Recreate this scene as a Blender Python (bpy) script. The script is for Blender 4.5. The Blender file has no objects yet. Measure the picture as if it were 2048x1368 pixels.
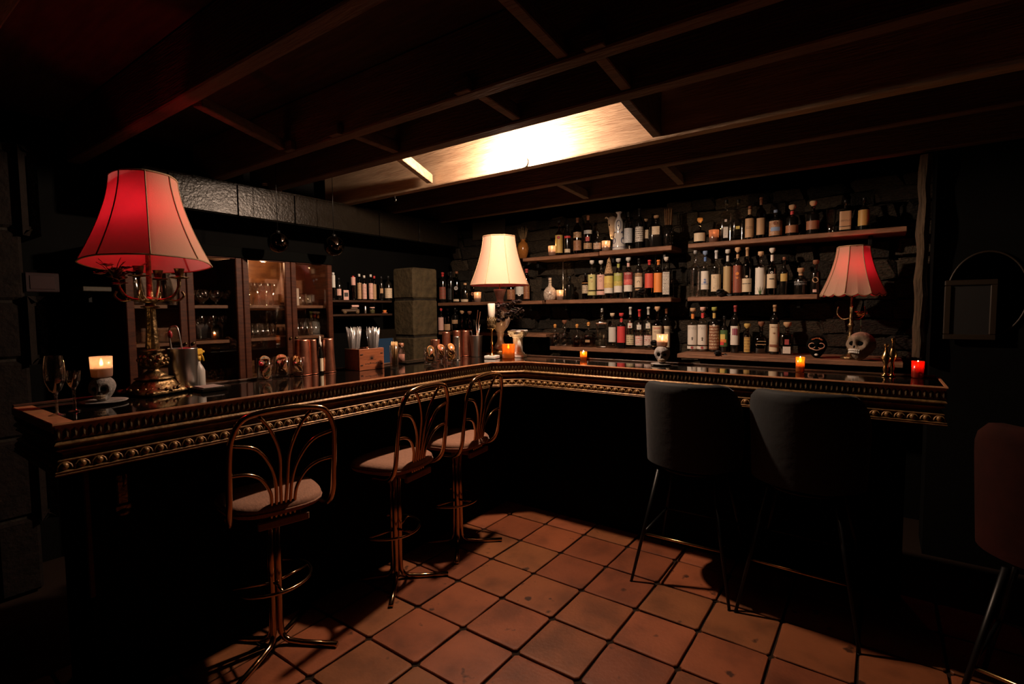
import bpy, bmesh, math, random
from mathutils import Vector, Matrix

# ------------------------------------------------------------------ camera, world, exposure
SC = bpy.context.scene
COL = SC.collection
PI = math.pi
HC = 1.45                                   # eye height
W_, H_, F_ = 2048.0, 1368.0, 1024.0
_p, _r, _y = math.radians(3.515), math.radians(-0.529), math.radians(-35.7)
FW = Vector((math.sin(_y)*math.cos(_p), math.cos(_y)*math.cos(_p), -math.sin(_p)))
RT = Vector((math.cos(_y), -math.sin(_y), 0.0))
UP = RT.cross(FW)
RT, UP = RT*math.cos(_r)+UP*math.sin(_r), UP*math.cos(_r)-RT*math.sin(_r)
CAM = Vector((0, 0, HC))
cd = bpy.data.cameras.new('camera'); cd.sensor_width = 36.0; cd.lens = 36.0*F_/W_
cd.clip_start = 0.02
cam = bpy.data.objects.new('camera', cd); COL.objects.link(cam)
m = Matrix((RT, UP, -FW)).transposed().to_4x4(); m.translation = CAM
cam.matrix_world = m
SC.camera = cam

wd = bpy.data.worlds.new('world'); SC.world = wd; wd.use_nodes = True
wd.node_tree.nodes['Background'].inputs[0].default_value = (0.55, 0.65, 0.7, 1)
wd.node_tree.nodes['Background'].inputs[1].default_value = 0.00012
SC.view_settings.view_transform = 'Standard'
SC.view_settings.look = 'None'
SC.view_settings.gamma = 1.0
SC.view_settings.use_curve_mapping = False
SC.view_settings.exposure = 0.0
try:
    SC.cycles.use_denoising = True
    SC.cycles.max_bounces = 6
    SC.cycles.diffuse_bounces = 3
    SC.cycles.glossy_bounces = 3
    SC.cycles.transparent_max_bounces = 24
    SC.cycles.sample_clamp_indirect = 2.0
    SC.cycles.caustics_reflective = False
    SC.cycles.caustics_refractive = False
except Exception:
    pass
# light strengths (each lamp is built further down, with its own light)
BULB_E = 3500.0         # bare ceiling bulb between the joists
RED_W = 1.8             # red bulbs inside the shades
CANDLE_W = 0.22

# ------------------------------------------------------------------ pixel rays to real points
def ray(x, y): return FW + RT*((x-W_/2)/F_) - UP*((y-H_/2)/F_)
def PZ(x, y, z):
    d = ray(x, y); return CAM + d*((z-HC)/d.z)
def PX(x, y, X):
    d = ray(x, y); return CAM + d*(X/d.x)
def PY(x, y, Y):
    d = ray(x, y); return CAM + d*(Y/d.y)
def halfw(px, P, w):
    """radius of a round thing at P that shows w pixels wide"""
    dep = (P-CAM).dot(FW); c = dep/(P-CAM).length
    return w*dep*c/(2*F_)

# ------------------------------------------------------------------ scene helpers
def tag(o, label=None, cat=None, group=None, kind=None):
    if label: o['label'] = label
    if cat: o['category'] = cat
    if group: o['group'] = group
    if kind: o['kind'] = kind
    return o
def thing(name, label, cat, loc=(0, 0, 0), rz=0.0, group=None):
    o = bpy.data.objects.new(name, None); COL.objects.link(o)
    o.empty_display_size = 0.05
    o.location = loc; o.rotation_euler = (0, 0, rz)
    return tag(o, label, cat, group)
def copy_tree(o, parent=None):
    c = o.copy(); COL.objects.link(c); c.parent = parent
    for ch in list(o.children): copy_tree(ch, c)
    return c

class MB:
    """collects shapes into one mesh"""
    def __init__(s): s.v = []; s.f = []; s.sm = []
    def add(s, vs, fs, smooth=False):
        b = len(s.v); s.v += [tuple(v) for v in vs]
        for f in fs: s.f.append([i+b for i in f]); s.sm.append(smooth)
        return s
    def box(s, c, d, rz=0.0, bev=0.0, M=None):
        x, y, z = d[0]/2, d[1]/2, d[2]/2
        if bev > 0:
            b = min(bev, x*.9, y*.9, z*.9); vs = []; idx = {}
            for sx in (-1, 1):
                for sy in (-1, 1):
                    for sz in (-1, 1):
                        for k in range(3):
                            e = [sx*x, sy*y, sz*z]
                            for j in range(3):
                                if j != k: e[j] -= (sx, sy, sz)[j]*b
                            idx[sx, sy, sz, k] = len(vs); vs.append(Vector(e))
            fs = []
            for k in range(3):
                a, bb = (k+1) % 3, (k+2) % 3
                for sg in (-1, 1):
                    q = []
                    for (u, w) in ((-1, -1), (1, -1), (1, 1), (-1, 1)):
                        t = [0, 0, 0]; t[k] = sg; t[a] = u; t[bb] = w
                        q.append(idx[t[0], t[1], t[2], k])
                    fs.append(q if sg > 0 else q[::-1])
            for k in range(3):            # edges along k
                a, bb = (k+1) % 3, (k+2) % 3
                for u in (-1, 1):
                    for w in (-1, 1):
                        t0 = [0, 0, 0]; t0[a] = u; t0[bb] = w; t1 = list(t0); t0[k] = -1; t1[k] = 1
                        q = [idx[(*t0, a)], idx[(*t1, a)], idx[(*t1, bb)], idx[(*t0, bb)]]
                        fs.append(q if u*w < 0 else q[::-1])
            for sx in (-1, 1):
                for sy in (-1, 1):
                    for sz in (-1, 1):
                        q = [idx[sx, sy, sz, 0], idx[sx, sy, sz, 1], idx[sx, sy, sz, 2]]
                        fs.append(q if sx*sy*sz > 0 else q[::-1])
        else:
            vs = [Vector((sx*x, sy*y, sz*z)) for sx in (-1, 1) for sy in (-1, 1) for sz in (-1, 1)]
            fs = [(0, 1, 3, 2), (4, 6, 7, 5), (0, 4, 5, 1), (2, 3, 7, 6), (0, 2, 6, 4), (1, 5, 7, 3)]
        if M is None: M = Matrix.Translation(Vector(c)) @ Matrix.Rotation(rz, 4, 'Z')
        return s.add([M @ v for v in vs], fs)
    def lathe(s, prof, seg=24, c=(0, 0, 0), n=None, sx=1.0, sy=1.0, capb=True, capt=True, smooth=True, M=None, a0=0.0):
        """prof: (r, z) or (r, z, superellipse exponent)"""
        vs = []; fs = []; k = len(prof)
        for p in prof:
            e = p[2] if len(p) > 2 else (n or 2.0)
            for i in range(seg):
                a = 2*PI*i/seg + a0; q = 1.0
                if e != 2.0: q = (abs(math.cos(a))**e+abs(math.sin(a))**e)**(-1.0/e)
                vs.append(Vector((c[0]+p[0]*q*math.cos(a)*sx, c[1]+p[0]*q*math.sin(a)*sy, c[2]+p[1])))
        for j in range(k-1):
            for i in range(seg):
                i2 = (i+1) % seg
                fs.append((j*seg+i, j*seg+i2, (j+1)*seg+i2, (j+1)*seg+i))
        if capb and prof[0][0] > 1e-5: fs.append(tuple(range(seg))[::-1])
        if capt and prof[-1][0] > 1e-5: fs.append(tuple((k-1)*seg+i for i in range(seg)))
        if M: vs = [M @ v for v in vs]
        return s.add(vs, fs, smooth)
    def tube(s, pts, r, seg=8, closed=False, smooth=True, caps=True):
        pts = [Vector(p) for p in pts]; n = len(pts)
        rs = r if isinstance(r, (list, tuple)) else [r]*n
        vs = []; fs = []; nx = None
        for i in range(n):
            a = pts[(i-1) % n] if (closed or i > 0) else pts[i]
            b = pts[(i+1) % n] if (closed or i < n-1) else pts[i]
            t = (b-a)
            t = t.normalized() if t.length > 1e-9 else Vector((0, 0, 1))
            if nx is None:
                nx = t.cross(Vector((0, 0, 1)))
                if nx.length < 1e-3: nx = t.cross(Vector((1, 0, 0)))
            nx = (nx - t*nx.dot(t)).normalized(); ny = t.cross(nx)
            for k in range(seg):
                an = 2*PI*k/seg
                vs.append(pts[i] + (nx*math.cos(an)+ny*math.sin(an))*rs[i])
        for i in range(n if closed else n-1):
            j = (i+1) % n
            for k in range(seg):
                k2 = (k+1) % seg
                fs.append((i*seg+k, i*seg+k2, j*seg+k2, j*seg+k))
        if caps and not closed:
            fs.append(tuple(range(seg))[::-1]); fs.append(tuple((n-1)*seg+k for k in range(seg)))
        return s.add(vs, fs, smooth)
    def ball(s, c, r, seg=16, rings=8, M=None, smooth=True):
        rr = r if isinstance(r, (list, tuple)) else (r, r, r)
        vs = [Vector((0, 0, -rr[2]))]
        for j in range(1, rings):
            t = -PI/2+PI*j/rings
            for i in range(seg):
                a = 2*PI*i/seg
                vs.append(Vector((rr[0]*math.cos(t)*math.cos(a), rr[1]*math.cos(t)*math.sin(a), rr[2]*math.sin(t))))
        vs.append(Vector((0, 0, rr[2]))); L = len(vs)-1; fs = []
        for i in range(seg): fs.append((0, 1+(i+1) % seg, 1+i))
        for j in range(rings-2):
            for i in range(seg):
                i2 = (i+1) % seg
                fs.append((1+j*seg+i, 1+j*seg+i2, 1+(j+1)*seg+i2, 1+(j+1)*seg+i))
        for i in range(seg): fs.append((L, 1+(rings-2)*seg+i, 1+(rings-2)*seg+(i+1) % seg))
        T = Matrix.Translation(Vector(c))
        if M: T = T @ M
        return s.add([T @ v for v in vs], fs, smooth)
    def prism(s, poly, z0, z1, M=None, smooth=False):
        """poly (x, y) counter-clockwise, extruded z0..z1"""
        n = len(poly)
        vs = [Vector((x, y, z0)) for x, y in poly]+[Vector((x, y, z1)) for x, y in poly]
        fs = [tuple(range(n))[::-1], tuple(range(n, 2*n))]
        for i in range(n):
            j = (i+1) % n; fs.append((i, j, n+j, n+i))
        if M: vs = [M @ v for v in vs]
        return s.add(vs, fs, smooth)
    def sweep(s, prof, path, closed_prof=True, smooth=False):
        """prof: list of (out, z); path: list of (point xy, outward xy) ; straight mitred runs"""
        n = len(prof); vs = []; fs = []
        for (p, o) in path:
            for (a, z) in prof: vs.append(Vector((p[0]+o[0]*a, p[1]+o[1]*a, z)))
        for i in range(len(path)-1):
            for k in range(n if closed_prof else n-1):
                k2 = (k+1) % n
                fs.append((i*n+k, (i+1)*n+k, (i+1)*n+k2, i*n+k2))
        if closed_prof:
            fs.append(tuple(range(n))); fs.append(tuple((len(path)-1)*n+k for k in range(n))[::-1])
        return s.add(vs, fs, smooth)
    def mesh(s, name='mesh'):
        me = bpy.data.meshes.new(name); me.from_pydata(s.v, [], s.f)
        me.polygons.foreach_set('use_smooth', s.sm); me.update(); return me
    def build(s, name, mat, parent=None, loc=None):
        return put(name, s.mesh(name), mat, parent, loc)
def put(name, me, mat, parent=None, loc=None, rot=None, scale=None):
    o = bpy.data.objects.new(name, me); COL.objects.link(o)
    if mat is not None and not me.materials: me.materials.append(mat)
    if parent is not None: o.parent = parent
    if loc is not None: o.location = loc
    if rot is not None: o.rotation_euler = rot
    if scale is not None: o.scale = scale
    return o
def lamp_point(name, loc, watts, col, rad, parent):
    l = bpy.data.lights.new(name, 'POINT'); l.energy = watts; l.color = col; l.shadow_soft_size = rad
    o = bpy.data.objects.new(name, l); COL.objects.link(o); o.location = loc
    if parent is not None: o.parent = parent
    return o

# ------------------------------------------------------------------ materials
MATS = {}
def nodes_of(name):
    mt = bpy.data.materials.new(name); mt.use_nodes = True
    nt = mt.node_tree; nt.nodes.clear()
    out = nt.nodes.new('ShaderNodeOutputMaterial')
    return mt, nt, out
def N(nt, t, **kw):
    n = nt.nodes.new(t)
    for k, v in kw.items(): setattr(n, k, v)
    return n
def rgb(c): return (c[0], c[1], c[2], 1.0)
def pbr(name, col, rough=0.5, metal=0.0, col2=None, scale=8.0, stretch=(1, 1, 1), bump=0.0, bscale=None, detail=5.0, sheen=0.0, spec=None, coat=0.0, lo=0.35, hi=0.65, rvar=0.0, sheen_tint=None):
    """principled with noise-driven colour, roughness and relief"""
    if name in MATS: return MATS[name]
    mt, nt, out = nodes_of(name)
    b = N(nt, 'ShaderNodeBsdfPrincipled'); nt.links.new(b.outputs[0], out.inputs[0])
    b.inputs['Base Color'].default_value = rgb(col); b.inputs['Roughness'].default_value = rough
    b.inputs['Metallic'].default_value = metal
    if spec is not None: b.inputs['Specular IOR Level'].default_value = spec
    if coat: b.inputs['Coat Weight'].default_value = coat; b.inputs['Coat Roughness'].default_value = 0.08
    if sheen:
        b.inputs['Sheen Weight'].default_value = sheen; b.inputs['Sheen Roughness'].default_value = 0.35
        if sheen_tint: b.inputs['Sheen Tint'].default_value = rgb(sheen_tint)
    if col2 or bump or rvar:
        tc = N(nt, 'ShaderNodeTexCoord'); mp = N(nt, 'ShaderNodeMapping')
        mp.inputs['Scale'].default_value = stretch
        nt.links.new(tc.outputs['Object'], mp.inputs[0])
        ns = N(nt, 'ShaderNodeTexNoise'); ns.inputs['Scale'].default_value = scale; ns.inputs['Detail'].default_value = detail
        ns.inputs['Roughness'].default_value = 0.62
        nt.links.new(mp.outputs[0], ns.inputs['Vector'])
        if col2:
            mr = N(nt, 'ShaderNodeMapRange'); mr.inputs['From Min'].default_value = lo; mr.inputs['From Max'].default_value = hi
            nt.links.new(ns.outputs[0], mr.inputs['Value'])
            mx = N(nt, 'ShaderNodeMix', data_type='RGBA')
            mx.inputs['A'].default_value = rgb(col); mx.inputs['B'].default_value = rgb(col2)
            nt.links.new(mr.outputs[0], mx.inputs['Factor']); nt.links.new(mx.outputs['Result'], b.inputs['Base Color'])
        if rvar:
            m2 = N(nt, 'ShaderNodeMapRange'); m2.inputs['To Min'].default_value = max(0.02, rough-rvar); m2.inputs['To Max'].default_value = min(1, rough+rvar)
            nt.links.new(ns.outputs[0], m2.inputs['Value']); nt.links.new(m2.outputs[0], b.inputs['Roughness'])
        if bump:
            n2 = N(nt, 'ShaderNodeTexNoise'); n2.inputs['Scale'].default_value = bscale or scale*3; n2.inputs['Detail'].default_value = 6
            nt.links.new(mp.outputs[0], n2.inputs['Vector'])
            bp = N(nt, 'ShaderNodeBump'); bp.inputs['Strength'].default_value = bump; bp.inputs['Distance'].default_value = 0.02
            nt.links.new(n2.outputs[0], bp.inputs['Height']); nt.links.new(bp.outputs[0], b.inputs['Normal'])
    MATS[name] = mt; return mt
def emit(name, col, s):
    if name in MATS: return MATS[name]
    mt, nt, out = nodes_of(name)
    e = N(nt, 'ShaderNodeEmission'); e.inputs[0].default_value = rgb(col); e.inputs[1].default_value = s
    nt.links.new(e.outputs[0], out.inputs[0]); MATS[name] = mt; return mt
def glass(name, tint=(1, 1, 1), ior=1.5, rough=0.03, refl=1.0, base=0.07):
    """thin-walled glass: see-through tint with fresnel reflection"""
    if name in MATS: return MATS[name]
    mt, nt, out = nodes_of(name)
    t = N(nt, 'ShaderNodeBsdfTransparent'); t.inputs[0].default_value = rgb(tint)
    g = N(nt, 'ShaderNodeBsdfGlossy'); g.inputs['Roughness'].default_value = rough; g.inputs[0].default_value = (refl, refl, refl, 1)
    fr = N(nt, 'ShaderNodeFresnel'); fr.inputs[0].default_value = ior
    geo = N(nt, 'ShaderNodeNewGeometry'); mixv = N(nt, 'ShaderNodeMix', data_type='VECTOR')
    # keep fresnel sane on back faces: use |N.I| through layer weight instead
    lw = N(nt, 'ShaderNodeLayerWeight'); lw.inputs[0].default_value = 0.5
    pw = N(nt, 'ShaderNodeMath', operation='POWER'); pw.inputs[1].default_value = 4.0
    nt.links.new(lw.outputs['Facing'], pw.inputs[0])
    ma = N(nt, 'ShaderNodeMath', operation='MULTIPLY_ADD'); ma.inputs[1].default_value = 0.85; ma.inputs[2].default_value = base
    nt.links.new(pw.outputs[0], ma.inputs[0])
    mx = N(nt, 'ShaderNodeMixShader'); nt.links.new(ma.outputs[0], mx.inputs[0])
    nt.links.new(t.outputs[0], mx.inputs[1]); nt.links.new(g.outputs[0], mx.inputs[2])
    nt.links.new(mx.outputs[0], out.inputs[0])
    for n in (fr, geo, mixv): nt.nodes.remove(n)
    MATS[name] = mt; return mt
def fabric(name, col, tcol, trans=0.5, bump=0.15, scale=220.0):
    """woven lampshade cloth: scatters light from both sides"""
    if name in MATS: return MATS[name]
    mt, nt, out = nodes_of(name)
    d = N(nt, 'ShaderNodeBsdfDiffuse'); d.inputs[0].default_value = rgb(col)
    t = N(nt, 'ShaderNodeBsdfTranslucent'); t.inputs[0].default_value = rgb(tcol)
    mx = N(nt, 'ShaderNodeMixShader'); mx.inputs[0].default_value = trans
    nt.links.new(d.outputs[0], mx.inputs[1]); nt.links.new(t.outputs[0], mx.inputs[2])
    nt.links.new(mx.outputs[0], out.inputs[0])
    tc = N(nt, 'ShaderNodeTexCoord'); ns = N(nt, 'ShaderNodeTexNoise'); ns.inputs['Scale'].default_value = scale
    nt.links.new(tc.outputs['Object'], ns.inputs['Vector'])
    bp = N(nt, 'ShaderNodeBump'); bp.inputs['Strength'].default_value = bump; bp.inputs['Distance'].default_value = 0.003
    nt.links.new(ns.outputs[0], bp.inputs['Height']); nt.links.new(bp.outputs[0], d.inputs['Normal'])
    MATS[name] = mt; return mt
def paper(col, ink=None, dens=0.5, lines=9.0, seed=0.0):
    """printed label: paper with rows of fine print in ink"""
    key = 'paper_%s_%s_%.2f_%.1f_%.1f' % (col, ink, dens, lines, seed)
    if key in MATS: return MATS[key]
    mt, nt, out = nodes_of('label_paper')
    b = N(nt, 'ShaderNodeBsdfPrincipled'); nt.links.new(b.outputs[0], out.inputs[0])
    b.inputs['Roughness'].default_value = 0.55; b.inputs['Base Color'].default_value = rgb(col)
    if ink:
        tc = N(nt, 'ShaderNodeTexCoord'); sp = N(nt, 'ShaderNodeSeparateXYZ'); nt.links.new(tc.outputs['Generated'], sp.inputs[0])
        mul = N(nt, 'ShaderNodeMath', operation='MULTIPLY'); mul.inputs[1].default_value = lines; nt.links.new(sp.outputs['Z'], mul.inputs[0])
        fr = N(nt, 'ShaderNodeMath', operation='FRACT'); nt.links.new(mul.outputs[0], fr.inputs[0])
        gt = N(nt, 'ShaderNodeMath', operation='GREATER_THAN'); gt.inputs[1].default_value = 0.45; nt.links.new(fr.outputs[0], gt.inputs[0])
        mp = N(nt, 'ShaderNodeMapping'); mp.inputs['Scale'].default_value = (16, 16, lines*1.0); mp.inputs['Location'].default_value = (seed, seed*2.3, seed*.7)
        nt.links.new(tc.outputs['Generated'], mp.inputs[0])
        ns = N(nt, 'ShaderNodeTexNoise'); ns.inputs['Scale'].default_value = 1.3; ns.inputs['Detail'].default_value = 2
        nt.links.new(mp.outputs[0], ns.inputs['Vector'])
        g2 = N(nt, 'ShaderNodeMath', operation='GREATER_THAN'); g2.inputs[1].default_value = 1.0-dens; nt.links.new(ns.outputs[0], g2.inputs[0])
        ml = N(nt, 'ShaderNodeMath', operation='MULTIPLY'); nt.links.new(gt.outputs[0], ml.inputs[0]); nt.links.new(g2.outputs[0], ml.inputs[1])
        mx = N(nt, 'ShaderNodeMix', data_type='RGBA'); mx.inputs['A'].default_value = rgb(col); mx.inputs['B'].default_value = rgb(ink)
        nt.links.new(ml.outputs[0], mx.inputs['Factor']); nt.links.new(mx.outputs['Result'], b.inputs['Base Color'])
    MATS[key] = mt; return mt

WOOD_DARK = pbr('wood_dark', (0.07, 0.030, 0.014), 0.45, col2=(0.028, 0.012, 0.006), scale=6, stretch=(1, 1, 9), bump=0.15, bscale=30)
WOOD_RED = pbr('wood_red', (0.085, 0.024, 0.010), 0.5, spec=0.2, col2=(0.040, 0.011, 0.005), scale=5, stretch=(2, 2, 14), bump=0.1, bscale=30)
WOOD_SHELF = pbr('wood_shelf', (0.32, 0.15, 0.08), 0.6, col2=(0.17, 0.075, 0.038), scale=5, stretch=(1.5, 12, 12), bump=0.25, bscale=20)
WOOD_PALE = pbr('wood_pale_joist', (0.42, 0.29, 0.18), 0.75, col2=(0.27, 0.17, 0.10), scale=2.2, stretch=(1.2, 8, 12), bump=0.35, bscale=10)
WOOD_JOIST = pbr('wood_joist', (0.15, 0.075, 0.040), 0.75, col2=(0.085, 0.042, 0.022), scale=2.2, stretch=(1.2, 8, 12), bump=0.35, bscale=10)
WOOD_TRIM = pbr('wood_trim', (0.55, 0.25, 0.12), 0.35, col2=(0.36, 0.15, 0.07), scale=7, stretch=(3, 3, 3), bump=0.05)
BLACK_PAINT = pbr('black_paint', (0.0025, 0.0028, 0.0025), 0.85, spec=0.05)
BLACK_WALL = pbr('black_wall', (0.0028, 0.0028, 0.0025), 0.9, col2=(0.0018, 0.0018, 0.0016), scale=3, bump=0.2, spec=0.1)
BLACK_GLOSS = pbr('black_gloss', (0.012, 0.009, 0.006), 0.27, spec=0.17, bump=0.14, bscale=60, rvar=0.10, scale=16)
BLACK_METAL = pbr('black_metal', (0.012, 0.012, 0.012), 0.4, metal=0.6)
BAR_TOP = pbr('bar_top_black', (0.006, 0.005, 0.004), 0.06, coat=0.6, rvar=0.03, scale=14)
GILT = pbr('gilt_moulding', (0.31, 0.165, 0.055), 0.46, metal=0.35, col2=(0.10, 0.052, 0.017), scale=26, bump=0.12, bscale=60)
BRASS = pbr('brass', (0.62, 0.40, 0.17), 0.24, metal=1.0, col2=(0.42, 0.25, 0.1), scale=12)
BRASS_OLD = pbr('antique_brass', (0.34, 0.22, 0.10), 0.36, metal=0.9, col2=(0.07, 0.045, 0.022), scale=34, bump=0.3, bscale=60)
CHAIR_TUBE = pbr('bronze_tube', (0.56, 0.34, 0.19), 0.17, metal=1.0)
STEEL = pbr('brushed_steel', (0.62, 0.58, 0.54), 0.30, metal=1.0, scale=6, stretch=(1, 1, 40), rvar=0.06)
COPPER = pbr('copper', (0.74, 0.33, 0.22), 0.36, metal=1.0, col2=(0.5, 0.18, 0.11), scale=20)
WHITE_PLASTER = pbr('white_plaster', (0.75, 0.70, 0.64), 0.7, bump=0.1, bscale=60)
STONE_SKULL = pbr('skull_stone', (0.34, 0.31, 0.29), 0.8, col2=(0.16, 0.14, 0.13), scale=30, bump=0.3, bscale=90)
BONE = pbr('bone', (0.55, 0.42, 0.30), 0.6, col2=(0.38, 0.27, 0.18), scale=20, bump=0.2, bscale=70)
SEAT_VELVET = pbr('seat_velvet', (0.33, 0.155, 0.095), 0.85, col2=(0.22, 0.10, 0.06), scale=60, stretch=(1, 3, 1), bump=0.2, sheen=0.25)
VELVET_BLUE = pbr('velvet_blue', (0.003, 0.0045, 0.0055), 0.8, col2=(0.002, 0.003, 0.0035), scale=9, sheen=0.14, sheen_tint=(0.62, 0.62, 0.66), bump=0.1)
VELVET_RED = pbr('velvet_red', (0.024, 0.0045, 0.0025), 0.9, col2=(0.013, 0.0025, 0.0015), scale=7, sheen=0.02, spec=0.1, sheen_tint=(0.9, 0.5, 0.35))
GLASS = glass('clear_glass', (0.93, 0.93, 0.92), rough=0.06, base=0.20)
GLASS_WALL = glass('bottle_clear', (0.88, 0.88, 0.86), rough=0.07, base=0.15)
STONES = [pbr('rubble_stone_%d' % i, c, 0.85, col2=tuple(x*0.45 for x in c), scale=9, bump=0.9, bscale=14, spec=0.25)
          for i, c in enumerate(((0.050, 0.038, 0.026), (0.032, 0.026, 0.019), (0.066, 0.050, 0.033), (0.024, 0.020, 0.015)))]

# ================================================================== THE ROOM
rnd = random.Random(7)
def struct(name, mb, mat): return tag(mb.build(name, mat), kind='structure')
ZJ = 2.32                                    # underside of the joists
# ---- floor of clay tiles
TP = 0.295; TX0, TY0 = -1.509, 2.287
GROUT = pbr('grout', (0.020, 0.012, 0.008), 0.95, spec=0.1)
floor = struct('floor', MB().box((-0.4, 0.9, -0.03), (7.4, 7.2, 0.044)), GROUT)
floor.data.update()
def tile_mat(i):
    cs = ((0.25, 0.070, 0.026), (0.22, 0.068, 0.024), (0.27, 0.078, 0.032), (0.22, 0.074, 0.026), (0.23, 0.080, 0.028), (0.19, 0.052, 0.020))
    c = cs[i]
    mt, nt, out = nodes_of('clay_tile_%d' % i)
    b = N(nt, 'ShaderNodeBsdfPrincipled'); nt.links.new(b.outputs[0], out.inputs[0])
    b.inputs['Roughness'].default_value = 0.55; b.inputs['Specular IOR Level'].default_value = 0.35
    oi = N(nt, 'ShaderNodeObjectInfo'); tc = N(nt, 'ShaderNodeTexCoord')
    ad = N(nt, 'ShaderNodeVectorMath', operation='ADD')
    sc = N(nt, 'ShaderNodeVectorMath', operation='SCALE'); sc.inputs['Scale'].default_value = 37.0
    cx = N(nt, 'ShaderNodeCombineXYZ')
    for k in range(3): nt.links.new(oi.outputs['Random'], cx.inputs[k])
    nt.links.new(cx.outputs[0], sc.inputs[0]); nt.links.new(tc.outputs['Object'], ad.inputs[0]); nt.links.new(sc.outputs[0], ad.inputs[1])
    n1 = N(nt, 'ShaderNodeTexNoise'); n1.inputs['Scale'].default_value = 5.5; n1.inputs['Detail'].default_value = 7; nt.links.new(ad.outputs[0], n1.inputs['Vector'])
    r1 = N(nt, 'ShaderNodeValToRGB'); e = r1.color_ramp.elements
    e[0].position = 0.30; e[0].color = rgb(tuple(x*0.62 for x in c)); e[1].position = 0.70; e[1].color = rgb(tuple(min(1, x*1.18) for x in c))
    k = e.new(0.5); k.color = rgb(c)
    nt.links.new(n1.outputs[0], r1.inputs[0])
    n2 = N(nt, 'ShaderNodeTexNoise'); n2.inputs['Scale'].default_value = 11; n2.inputs['Detail'].default_value = 3; nt.links.new(ad.outputs[0], n2.inputs['Vector'])
    g2 = N(nt, 'ShaderNodeMapRange'); g2.inputs['From Min'].default_value = 0.66; g2.inputs['From Max'].default_value = 0.72; nt.links.new(n2.outputs[0], g2.inputs['Value'])
    mx = N(nt, 'ShaderNodeMix', data_type='RGBA'); mx.inputs['B'].default_value = rgb(tuple(x*0.22 for x in c))
    nt.links.new(g2.outputs[0], mx.inputs['Factor']); nt.links.new(r1.outputs[0], mx.inputs['A']); nt.links.new(mx.outputs['Result'], b.inputs['Base Color'])
    n3 = N(nt, 'ShaderNodeTexNoise'); n3.inputs['Scale'].default_value = 60; nt.links.new(ad.outputs[0], n3.inputs['Vector'])
    bp = N(nt, 'ShaderNodeBump'); bp.inputs['Strength'].default_value = 0.3; bp.inputs['Distance'].default_value = 0.004
    nt.links.new(n3.outputs[0], bp.inputs['Height']); nt.links.new(bp.outputs[0], b.inputs['Normal'])
    return mt
tile_meshes = []
for i in range(6):
    mb = MB(); hw = TP/2-0.0045; n = 3                # slightly pillowed, uneven outline
    vs = []
    ring = []
    for (cx_, cy_) in ((-1, -1), (1, -1), (1, 1), (-1, 1)):
        ring.append((cx_*(hw-rnd.uniform(0, .004)), cy_*(hw-rnd.uniform(0, .004))))
    pts = []
    for k in range(4):
        a = ring[k]; b = ring[(k+1) % 4]
        for t in (0.04, 0.35, 0.65, 0.96):
            j = rnd.uniform(-.0016, .0016)
            pts.append((a[0]+(b[0]-a[0])*t+j, a[1]+(b[1]-a[1])*t+j))
    m_ = len(pts)
    for (s, z) in ((1.0, -0.008), (1.0, 0.0005), (0.985, 0.0035), (0.9, 0.0045)):
        vs += [(x*s, y*s, z) for x, y in pts]
    vs.append((0, 0, 0.005)); fs = []
    for r_ in range(3):
        for q in range(m_):
            q2 = (q+1) % m_; fs.append((r_*m_+q, r_*m_+q2, (r_+1)*m_+q2, (r_+1)*m_+q))
    for q in range(m_): fs.append((3*m_+q, 3*m_+(q+1) % m_, 4*m_))
    mb.add(vs, fs, False); me = mb.mesh('tile'); me.materials.append(tile_mat(i)); tile_meshes.append(me)
for i in range(-4, 10):
    for j in range(-8, 3):
        x = TX0+TP*(i+0.5); y = TY0+TP*(j+0.5)
        if x < -2.3+0.02 and False: continue
        o = put('tile', rnd.choice(tile_meshes), None, floor, (x, y, rnd.uniform(-0.001, 0.0015)),
                (rnd.uniform(-.003, .003), rnd.uniform(-.003, .003), rnd.choice((0, 1, 2, 3))*PI/2))
# ---- ceiling: deck and joists
ceiling = struct('ceiling', MB().box((-0.4, 0.9, 2.62), (7.4, 7.2, 0.06)), pbr('deck_wood', (0.07, 0.035, 0.02), 0.85, col2=(0.035, 0.017, 0.01), scale=4, stretch=(1, 8, 1)))
JOISTS = [(-1.45, 0.06), (-0.85, 0.06), (-0.25, 0.06), (0.35, 0.06), (0.945, 0.07), (1.615, 0.07), (1.995, 0.078), (2.625, 0.07), (3.10, 0.06), (3.715, 0.06)]
for (y, t) in JOISTS:
    mb = MB(); mb.box((0, 0, 0), (7.0, t, 0.265), bev=0.006)
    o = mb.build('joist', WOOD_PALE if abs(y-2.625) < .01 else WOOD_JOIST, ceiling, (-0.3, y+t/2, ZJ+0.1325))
# solid bridging boards between the joists
for (x, y0, y1, hh) in ((-2.43, 2.073, 2.625, .06), (-0.93, 2.073, 2.625, .235), (-2.53, 1.015, 1.615, .05), (-2.2, 1.685, 1.995, .06), (-1.38, 1.685, 1.995, .06), (-0.84, 1.685, 1.995, .06), (-0.9, 1.015, 1.615, .06), (-1.9, 3.16, 3.715, .06), (-1.15, 3.16, 3.715, .06)):
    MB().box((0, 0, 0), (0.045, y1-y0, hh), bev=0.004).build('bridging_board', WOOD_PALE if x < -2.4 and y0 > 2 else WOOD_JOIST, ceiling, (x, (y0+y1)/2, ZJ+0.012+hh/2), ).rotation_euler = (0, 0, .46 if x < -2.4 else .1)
# nailing blocks along the bottom of one joist
for x in (-1.38, -2.214, -2.616, -0.80): MB().box((0, 0, 0), (0.075, 0.03, 0.05), bev=0.003).build('nailing_block', WOOD_JOIST, ceiling, (x, 1.600, ZJ+0.026))

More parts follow.
